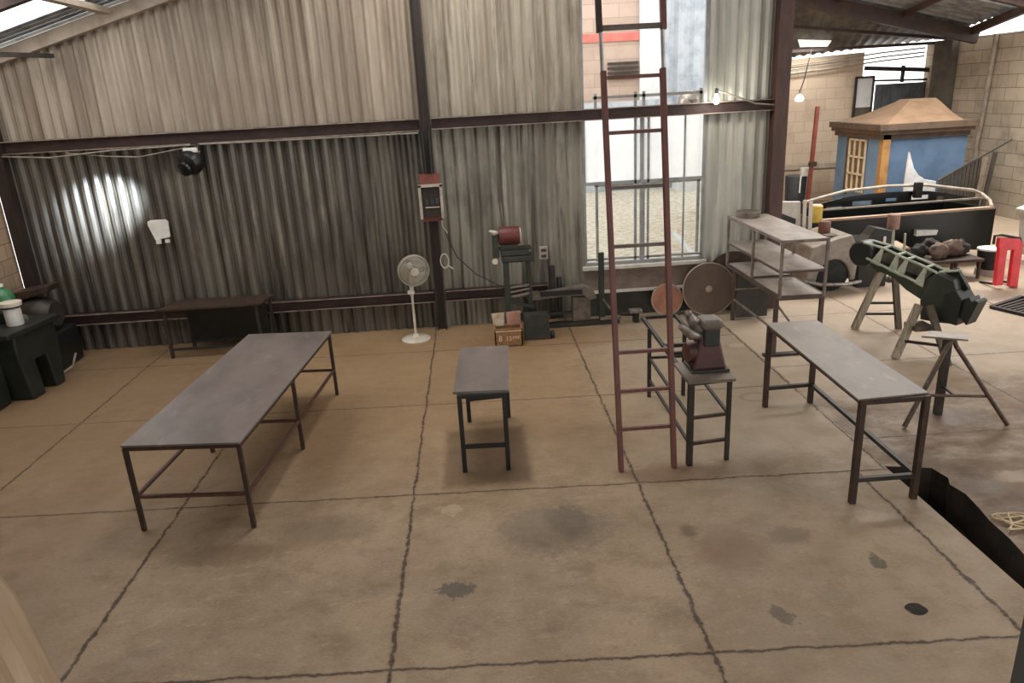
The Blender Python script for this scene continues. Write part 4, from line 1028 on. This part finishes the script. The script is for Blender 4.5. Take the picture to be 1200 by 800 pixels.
# fenders and cans at the left of the shell
t = thing('white_fender', (5.0, 11.6, 0), 'white car door with dark window standing behind the shelf rack', 'car part')
MB().prism([(4.3, 0), (5.22, 0), (5.22, .90), (5.20, 1.25), (4.3, 1.30)], (0, 11.55, 0), (1, 0, 0), (0, 0, 1), (0, .07, 0)).build('panel', M['white_car'], t, bevel=.01)
MB().prism([(4.34, .82), (5.12, .82), (5.13, .98), (4.8, 1.12), (4.34, 1.16)], (0, 11.53, 0), (1, 0, 0), (0, 0, 1), (0, .025, 0)).build('window_panel', M['charcoal'], t)
for x in (5.24, 5.34): bar((x + .04, 11.5, 0), (x, 11.5, 1.28), .05, .03).build('edge_strip', M['white_car'], t)
t = thing('grey_fender', (5.5, 11.0, 0), 'grey primer car nose with dark wheel arch, right of the shelf rack', 'car part')
prof = [(4.95, .14), (5.08, .15)] + [(5.36 - .26 * math.cos(k * PI / 10), .16 + .34 * math.sin(k * PI / 10)) for k in range(11)] + [(5.70, .16), (5.74, .60), (5.60, .86), (5.40, .82), (5.0, .70), (4.93, .45)]
MB().prism(prof, (0, 10.6, 0), (1, 0, 0), (0, 0, 1), (0, .92, .0)).build('body', M['grey_car'], t, bevel=.05)
lathe((5.36, 10.62, .25), [(.14, 0), (.245, .02), (.25, .05), (.25, .15), (.14, .17)], (0, 1, 0), 26).build('wheel', M['tyre'], t, smooth=True)
tube([(4.85, 10.55, .22), (5.1, 10.46, .16), (5.5, 10.46, .14), (5.74, 10.5, .16)], .03, 8).build('bumper', M['cast_grey'], t, smooth=True)
for y in (10.55, 11.5): box(4.93, 5.05, y - .02 if y < 11 else y - .3, y + .3 if y < 11 else y, 0, .15).build('skid', M['black_steel'], t)
box(5.28, 5.58, 10.75, 10.95, .82, .835).build('vent', M['wood_dark'], t)
t = thing('paint_can', (5.16, 10.95, .77), 'red brown can on the grey car nose below the yellow can', 'can')
lathe((5.38, 11.06, .825), [(.085, 0), (.09, .01), (.09, .16), (.085, .17)]).build('body', M['brown_can'], t, smooth=True)
lathe((5.38, 11.06, .99), [(.078, 0), (.078, .012)]).build('lid', M['cornice'], t)
t = thing('post_stub', (5.12, 10.95, 0), 'dark square post rising behind the grey car nose under the yellow can', 'post')
box(5.45, 5.60, 11.64, 11.78, 0, .88).build('body', M['black_steel'], t); box(5.44, 5.62, 11.63, 11.785, .86, .88).build('cap', M['black_steel'], t)
t = thing('paint_can', (5.07, 11.71, .90), 'mustard yellow can on the dark post right of the shelf rack', 'can')
lathe((5.53, 11.71, .88), [(.10, 0), (.105, .01), (.105, .26), (.095, .27)]).build('body', M['yellow'], t, smooth=True)
lathe((5.53, 11.71, 1.145), [(.085, 0), (.085, .015)]).build('lid', M['cream_plastic'], t)

t = thing('can_on_post', (6.48, 11.0, 0), 'dusty pink cylinder held up on a pale post behind the green piece', 'can stand')
bar((6.50, 11.0, 0), (6.44, 11.0, .84), .045).build('post', M['sage'], t)
lathe((6.44, 11.0, .83), [(.085, 0), (.09, .01), (.09, .22), (.08, .23)]).build('can', M['pink_grey'], t, smooth=True)
bar((6.72, 11.05, 0), (6.66, 11.02, .74), .025).build('rod', M['sage'], t)
box(6.40, 6.78, 10.9, 11.12, 0, .04).build('base', M['black_steel'], t)
t = thing('black_crate', (5.75, 10.3, 0), 'black upright machine casing behind the round end of the green piece', 'crate')
MB().prism([(5.80, 0), (6.26, 0), (6.28, .86), (6.02, .92), (5.94, .80), (5.80, .70)], (0, 10.72, 0), (1, 0, 0), (0, 0, 1), (0, .26, 0)).build('body', M['black_steel'], t, bevel=.012)
box(6.14, 6.18, 10.70, 10.72, .66, .78).build('tag', M['white_plastic'], t)

# low table with rags by the shell
t = thing('low_table', (7.4, 11.0, 0), 'low dark metal table heaped with rags in front of the black shell', 'table')
box(6.85, 7.82, 10.75, 11.5, .28, .32).build('tabletop', M['rust_steel'], t)
for x in (6.9, 7.4, 7.78):
    for y in (10.8, 11.45): bar((x, y, 0), (x, y, .28), .035).build('leg', M['rust_steel'], t)
k = 0
names = [('brown rag bundle at the left end of the low table', 6.98, 11.12, .09, 'dark_rag'), ('pale brown rag bundle in the middle of the low table', 7.20, 10.95, .10, 'rag'), ('grey rag bundle right of the middle on the low table', 7.46, 11.05, .11, 'rag'), ('dark rag bundle at the right end of the low table', 7.68, 11.12, .09, 'dark_rag'), ('black rag bundle at the back of the low table', 7.30, 11.34, .10, 'dark_rag')]
for lab, x, y, s, mm in names:
    bmq = bmesh.new(); bmesh.ops.create_icosphere(bmq, subdivisions=3, radius=1)
    for v in bmq.verts:
        q = 1 + .45 * mnoise.noise(v.co * 1.7 + Vector((x * 9, y, 0))) + .2 * mnoise.noise(v.co * 5 + Vector((x, 3, 0)))
        v.co = Vector((v.co.x * s * 1.4 * q, v.co.y * s * q, max(-.8, v.co.z) * s * 1.3 * q + s * 1.04))
    me = bpy.data.meshes.new('rag_bundle'); bmq.to_mesh(me); bmq.free(); me.materials.append(M[mm])
    for pq in me.polygons: pq.use_smooth = True
    o = bpy.data.objects.new('rag_bundle', me); COL.objects.link(o); o.location = (x, y, .33)
    tag(o, lab, 'rags', 'rag bundles on the low table')

# bucket, red frame, car at the right edge
t = thing('bucket', (8.1, 11.0, 0), 'black bucket with a white lid behind the bright red frame', 'bucket')
lathe((8.08, 11.0, .10), [(.15, 0), (.17, .02), (.185, .30), (.18, .31)]).build('body', M['black_plastic'], t, smooth=True)
lathe((8.08, 11.0, .40), [(.195, 0), (.195, .025), (.18, .03)]).build('lid', M['white_plastic'], t, smooth=True)
lathe((8.08, 11.0, 0), [(.19, 0), (.18, .10)]).build('stand', M['shelf_dust'], t)
t = thing('red_rack', (7.75, 10.2, 0), 'bright red n-shaped steel frame with black top bar at the right edge', 'frame')
MB().prism([(0, 0), (.13, 0), (.13, .52), (.22, .52), (.22, -.03), (.36, -.05), (.36, .60), (.30, .68), (-.02, .72), (-.02, .58), (0, .56)], (7.60, 10.15, .05), (1, 0, 0), (0, .05, 1), (0, .07, 0)).build('panel', M['bright_red'], t, bevel=.015)
tube([(7.50, 10.18, .68), (7.50, 10.18, .80), (7.62, 10.20, .80), (7.92, 10.22, .73), (7.98, 10.24, .62), (7.99, 10.3, 0)], .02, 8).build('top_bar', M['black_steel'], t, smooth=True)
for x in (7.62, 7.90): bar((x + .03, 10.20, .06), (x + .03, 10.55, 0.012), .03).build('foot', M['black_steel'], t)
t = thing('white_car', (9.82, 10.6, 0), 'white car nose with black edged windscreen cut off by the right edge', 'car')
MB().prism([(9.10, .12), (9.02, .70), (8.92, .90), (9.12, .96), (10.82, 1.0), (10.82, .12)], (0, 10.55, 0), (1, 0, 0), (0, 0, 1), (0, 1.2, 0)).build('body', M['white_car'], t, bevel=.03)
bar((8.92, 10.56, .95), (9.22, 10.56, 1.42), .05).build('windscreen_pillar', M['black_steel'], t)
MB().prism([(8.98, .96), (10.72, 1.0), (10.62, 1.42), (9.26, 1.42)], (0, 10.62, 0), (1, 0, 0), (0, 0, 1), (0, 1.0, 0)).build('cabin', M['charcoal'], t, bevel=.02)
box(8.95, 9.12, 10.53, 10.55, .86, .91).build('trim_strip', M['red_paint'], t)
for x in (9.47, 10.37): lathe((x, 10.52, .28), [(.16, 0), (.27, .02), (.28, .05), (.28, .16), (.16, .18)], (0, 1, 0), 26).build('wheel', M['tyre'], t, smooth=True)
t = thing('floor_grate', (7.3, 9.2, 0), 'dark angle iron grate lying flat on the floor at the right edge', 'grate')
P = [Vector((6.94, 9.27, .02)), Vector((7.62, 9.62, .02)), Vector((7.95, 8.95, .02)), Vector((7.15, 8.72, .02))]
b = MB()
for i in range(4): b.bar(P[i], P[(i + 1) % 4], .05, .04)
b.build('frame', M['black_steel'], t)
b = MB()
for k in range(1, 9): b.bar(P[0].lerp(P[3], k / 9), P[1].lerp(P[2], k / 9), .03, .02)
b.build('bars', M['dark_steel'], t)
pts = [(3.72 + .11 * math.cos(a * 1.3) + .03 * math.sin(a * 3.1), 4.36 + .10 * math.sin(a) + .03 * math.cos(a * 2.3), .016 + .008 * math.sin(a * 2) ** 2) for a in [k * .35 for k in range(48)]]
tag(tube(pts, .007, 5).build('wire_tangle', M['print_white'], loc=(3.75, 4.38, 0)), 'tangle of pale wire on the ground beyond the trench', 'wire')

# ------------------------------------------------------------------ blue house model and things behind
t = thing('garden_house', (9.3, 16.2, 0), 'small blue house with ochre corner post and caramel hipped roof in the far bay', 'small house')
hx0, hx1, hy0, hy1 = 8.35, 10.14, 15.0, 16.95
box(hx0 + .08, hx1, hy0, hy1, 0, 1.97).build('wall', M['house_blue'], t)
box(hx0 + .04, hx0 + .08, hy0, hy1, 0, 1.97).build('side_wall', M['house_light'], t)
box(hx0 + .01, hx0 + .17, hy0 - .03, hy0 + .11, 0, 1.97).build('corner_post', M['corner_post'], t)
b = MB()
for z, h, o_ in ((1.85, .10, .03), (1.95, .08, .09), (2.03, .12, .13)): b.box(hx0 - o_, hx1 + o_, hy0 - o_, hy1 + o_, z, z + h)
b.build('cornice', M['cornice'], t)
# concave hipped roof: three rings
rings = [(hx0 + .06, hx1 - .12, hy0 - .0, hy1 + .02, 2.15), (hx0 + .44, hx1 - .16, hy0 + .36, hy1 - .36, 2.30), (hx0 + .90, hx1 - .20, hy0 + .78, hy1 - .70, 2.53), (hx0 + .98, hx1 - .24, hy0 + .84, hy1 - .74, 2.58)]
vs = []
for a in rings: vs += [(a[0], a[2], a[4]), (a[1], a[2], a[4]), (a[1], a[3], a[4]), (a[0], a[3], a[4])]
fs = [(0, 3, 2, 1), (12, 13, 14, 15)] + [(i * 4 + k, i * 4 + (k + 1) % 4, i * 4 + 4 + (k + 1) % 4, i * 4 + 4 + k) for i in range(3) for k in range(4)]
MB().add(vs, fs).build('roof', M['house_roof'], t)
w = box(hx0 + .02, hx0 + .05, 15.62, 16.30, .70, 1.82).build('window', M['pane_dark'], t)
b = MB()
for y in (15.62, 15.85, 16.08, 16.30): b.bar((hx0, y, .70), (hx0, y, 1.82), .035)
for z in (.72, 1.08, 1.44, 1.80): b.bar((hx0, 15.60, z), (hx0, 16.32, z), .035)
b.build('lattice', M['lattice'], w)
box(hx0 - .01, hx0 + .04, 16.33, 16.43, .6, 1.93).build('door_post', M['cornice'], t)
pl = [(8.66, .02), (8.64, 1.0), (8.66, 1.63), (8.71, 1.50), (8.79, 1.30), (8.90, 1.16), (9.04, 1.07), (9.28, 1.02), (9.30, .02)]
tag(MB().prism(pl, (0, 14.5, 0), (1, 0, 0), (0, 0, 1), (0, .06, 0)).build('curved_fin', M['wing'], loc=(9.0, 14.5, 0), bevel=.008), 'white fin panel with a curved edge standing before the blue house', 'panel')
t = thing('slatted_gate', (9.5, 14.0, 0), 'grey slatted panel with slanted top leaning right of the white fin', 'panel')
def gz(x): return 1.10 + (x - 9.0) * .53
bar((9.0, 14.0, gz(9.0)), (10.35, 14.0, 1.80), .035).build('top_bar', M['slat_grey'], t)
x = 9.03; n_ = 0
while x < 9.80:
    bar((x, 14.0, .02), (x, 14.0, gz(x)), .05, .03).build('slat', M['slat_grey'], t); x += .075
bar((9.0, 14.0, .5), (9.82, 14.0, .5), .03).build('low_bar', M['slat_grey'], t)
bar((9.72, 13.95, 0), (9.86, 13.95, 1.50), .05).build('pole', M['conduit'], t); bar((9.9, 13.98, 0), (10.05, 13.98, 1.58), .06).build('pole', M['slat_grey'], t)
t = thing('barrel', (7.72, 17.5, 0), 'dark barrel with white tap pipe in the far left of the bay', 'barrel')
lathe((7.72, 17.5, 0), [(.20, 0), (.22, .05), (.25, .90), (.24, .93), (.22, .93)]).build('body', M['bin'], t, smooth=True)
box(7.72, 7.92, 17.22, 17.34, .93, 1.13).build('tap_box', M['white_plastic'], t, bevel=.01)
tube([(7.72, 17.24, .95), (7.70, 17.22, .80), (7.70, 17.22, .55)], .02, 8).build('tap_pipe', M['white_plastic'], t, smooth=True)
t = thing('red_pole', (7.85, 16.9, 0), 'thin red pole standing upright beside the dark barrel', 'pole')
bar((7.80, 17.0, 0), (7.88, 17.0, 2.50), .075).build('shaft', M['red_pole'], t)
box(7.79, 7.94, 16.94, 17.06, 1.18, 1.28).build('bracket', M['rust_steel'], t)
box(7.70, 7.95, 16.9, 17.1, 0, .03).build('base', M['rust_steel'], t)
t = thing('hanging_bulb', (8.1, 18.5, 2.6), 'pale bulb hanging on a slanting wire in front of the far block wall', 'light bulb')
lathe((8.10, 18.5, 2.58), [(.04, 0), (.10, .02), (.115, .08), (.07, .16), (.035, .19)], (0, 0, 1), 18).build('glass_bulb', M['bulb_dim'], t, smooth=True)
lathe((8.11, 18.5, 2.77), [(.12, 0), (.035, .018), (.035, .09)]).build('bulb_socket', M['conduit'], t, smooth=True)
tube([(8.115, 18.5, 2.85), (8.2, 18.52, 3.1), (8.34, 18.55, 3.78)], .014, 6).build('cord', M['cable_dark'], t)
tag(tube([(11.54, 16.58, 3.82), (11.54, 16.58, 3.5), (11.54, 16.66, 1.95), (11.54, 16.72, 1.5), (11.52, 16.66, 1.1), (11.52, 16.62, 0)], .055, 10).build('wall_pipe', M['conduit'], loc=(11.54, 16.6, 0), smooth=True), 'pale grey conduit pipe running down the right block wall', 'pipe')
tag(box(11.56, 11.6, 14.55, 15.05, 1.28, 1.42).build('wall_plate', M['pale_sign'], loc=(11.58, 14.8, 1.3)), 'small pale green plate on the right block wall', 'plate')
for lab, y, z, mm in (('pale board lying on the floor between red pole and blue house, front one', 18.1, .05, 'lip_wood'), ('dark board lying on the floor behind the pale front board near the blue house', 18.26, .05, 'wood_dark'), ('pale board laid on top of the two floor boards near the blue house', 18.17, .155, 'lip_wood')):
    tag(bar((7.95, y, z), (8.2 if z < .01 else 9.6, y + .1, z), .14, .10).build('plank', M[mm], loc=(8.4, y, 0)), lab, 'board', 'boards on the far floor')
tag(box(6.5, 7.4, 17.6, 18.6, 0, .28).build('plinth_bench', M['shelf_dust'], loc=(6, 18, 0), bevel=.02), 'low pale plinth along the far wall behind the shelf rack', 'plinth')

# ------------------------------------------------------------------ dark machine at the left wall
t = thing('lathe_machine', (-5.5, 8.6, 0), 'black green iron machine on flared legs by the left wall', 'machine')
MB().prism([(-.34, .80), (-.36, .60), (-.28, 0), (-.06, 0), (-.10, .44), (.10, .44), (.14, 0), (.30, 0), (.36, .55), (.36, .80)], (-5.30, 8.58, 0), (.12, 1, 0), (0, 0, 1), (-.55, 0, 0)).build('pedestal', M['lathe_green'], t, bevel=.02)
MB().prism([(-.50, 0), (.40, 0), (.40, .06), (-.50, .06)], (-5.24, 8.58, .80), (.12, 1, 0), (0, 0, 1), (-.72, 0, 0)).build('bed_plate', M['lathe_green'], t, bevel=.012)
box(-6.1, -5.55, 7.75, 8.25, 0, 1.12).build('cabinet', M['lathe_green'], t, bevel=.03)
box(-5.90, -5.60, 8.62, 8.80, .86, 1.0).build('head_block', M['lathe_green'], t, bevel=.02)
lathe((-5.42, 8.62, .90), [(.03, -.02), (.06, -.01), (.06, .02), (.02, .04)], (.9, -.3, 0), 16).build('hand_wheel', M['cast_grey'], t, smooth=True)
t = thing('white_can', (-5.46, 8.40, .86), 'white labelled can with black rim on the dark machine at left', 'can')
lathe((-5.47, 8.55, .86), [(.085, 0), (.09, .01), (.09, .20), (.105, .21)]).build('body', M['white_plastic'], t, smooth=True)
lathe((-5.47, 8.55, 1.07), [(.11, 0), (.11, .02)]).build('rim', M['black_plastic'], t); lathe((-5.47, 8.55, 1.09), [(.115, 0), (.12, .045), (.105, .05)]).build('lid', M['cream_plastic'], t, smooth=True)
t = thing('green_jug', (-5.76, 8.92, .86), 'green plastic jug standing behind the white can on the dark machine', 'jug')
lathe((-5.77, 8.92, .86), [(.11, 0), (.125, .02), (.125, .26), (.10, .32), (.035, .36), (.03, .39)]).build('body', M['green_jug'], t, smooth=True)
lathe((-5.77, 8.92, 1.245), [(.036, 0), (.036, .03)]).build('cap', M['white_plastic'], t, smooth=True)
t = thing('covered_motor', (-5.72, 9.55, 0), 'dark bulky covered motor in the back left corner beside the column', 'machine')
box(-5.98, -5.50, 9.25, 9.85, 0, .50).build('base', M['black_steel'], t, bevel=.03)
lathe((-5.95, 9.55, .72), [(.12, 0), (.21, .03), (.23, .10), (.23, .32), (.16, .42)], (1, -.1, 0), 22).build('motor', M['dark_steel'], t, smooth=True)
box(-5.90, -5.6, 9.4, 9.7, .48, .60).build('mount', M['black_steel'], t)
MB().prism([(0, 0), (.42, .10), (.44, .18), (0, .12)], (-5.95, 9.4, .93), (1, 0, 0), (0, 0, 1), (0, .3, 0)).build('cover', M['rust_steel'], t, bevel=.01)
tag(tube([(-5.45, 9.15, .02), (-5.38, 9.3, .06), (-5.36, 9.4, .20)], .014, 6).build('loose_hose', M['cable'], loc=(-5.4, 9.2, 0)), 'short grey hose end on the floor beside the covered motor', 'hose')

# ------------------------------------------------------------------ posts close to the camera
t = thing('timber_post', (-1.15, 1.42, 0), 'fair timber post cut off at the bottom left corner of the view', 'post')
b = MB(); b.prism([(-1.18, 0), (-1.045, 0), (-1.05, 1.85), (-1.07, 1.98), (-1.09, 2.10), (-1.115, 2.17), (-1.18, 2.2)], (0, 1.36, 0), (1, 0, 0), (0, 0, 1), (0, .10, 0))
b.build('shaft', M['timber_post'], t, bevel=.02)
b = MB(); b.bar((1.178, 1.26, 0), (1.183, 1.26, 2.03), .06)
tag(b.build('guard_post', M['grey_post'], loc=(1.155, 1.26, 0), bevel=.006), 'blue grey square post at the bottom right corner of the view', 'post')

# ------------------------------------------------------------------ light
w = bpy.data.worlds.new('world'); SC.world = w; w.use_nodes = True
bg = w.node_tree.nodes['Background']; bg.inputs[0].default_value = (1.0, .985, .96, 1); bg.inputs[1].default_value = 3.1

def area(name, loc, rot, sx, sy, power, col):
    l = bpy.data.lights.new(name, 'AREA'); l.shape = 'RECTANGLE'; l.size = sx; l.size_y = sy; l.energy = power; l.color = col
    o = bpy.data.objects.new(name, l); COL.objects.link(o); o.location = loc; o.rotation_euler = rot
    return o
tilt = math.atan(.28)
# daylight falling through the hall's roof openings
area('skylight_left', (-4.7, 7.2, ROOF(-4.7) + .45), (0, -tilt, 0), 2.2, 4.4, 30, (1, .96, .91))
area('skylight_ridge', (-.5, 8.0, ROOF(-.5) + .4), (0, -tilt, 0), 2.0, 2.8, 125, (1, .95, .89))
area('bay_fill', (8.0, 13.3, BR(8.0, 13.3) + .3), (0, math.atan(.236), 0), 5.6, 1.6, 680, (1, .96, .90))  # added lamp above an unseen roof gap, brightens the bay
def point(name, loc, power, col, r=.05):
    l = bpy.data.lights.new(name, 'POINT'); l.energy = power; l.color = col; l.shadow_soft_size = r
    o = bpy.data.objects.new(name, l); COL.objects.link(o); o.location = loc
def spot(name, loc, to, power, col, ang, r=.05):
    l = bpy.data.lights.new(name, 'SPOT'); l.energy = power; l.color = col; l.spot_size = ang; l.spot_blend = 1; l.shadow_soft_size = r
    o = bpy.data.objects.new(name, l); COL.objects.link(o); o.location = loc
    o.rotation_euler = (Vector(to) - Vector(loc)).to_track_quat('-Z', 'Y').to_euler()
spot('glare_spot', (-3.95, 9.42, 2.40), (-4.80, 10.12, 1.98), 900, (.74, .86, 1), math.radians(42))  # added spot hanging clear of the wall lamp, makes the glare on the ribs
area('far_wall_fill', (8.3, 18.3, 3.86), (0, 0, 0), .8, .3, 30, (1, .96, .9))  # added lamp just below the pale roof panel, lifts the far wall and house
point('bulb_light', (3.24, 9.85, 2.90), 8, (1, .93, .8))

vs_ = SC.view_settings
vs_.view_transform = 'Standard'; vs_.look = 'None'; vs_.gamma = 1; vs_.use_curve_mapping = False
vs_.exposure = 0.0
SC.display_settings.display_device = 'sRGB'
SC.cycles.use_denoising = True
SC.cycles.max_bounces = 8
SC.cycles.transparent_max_bounces = 12
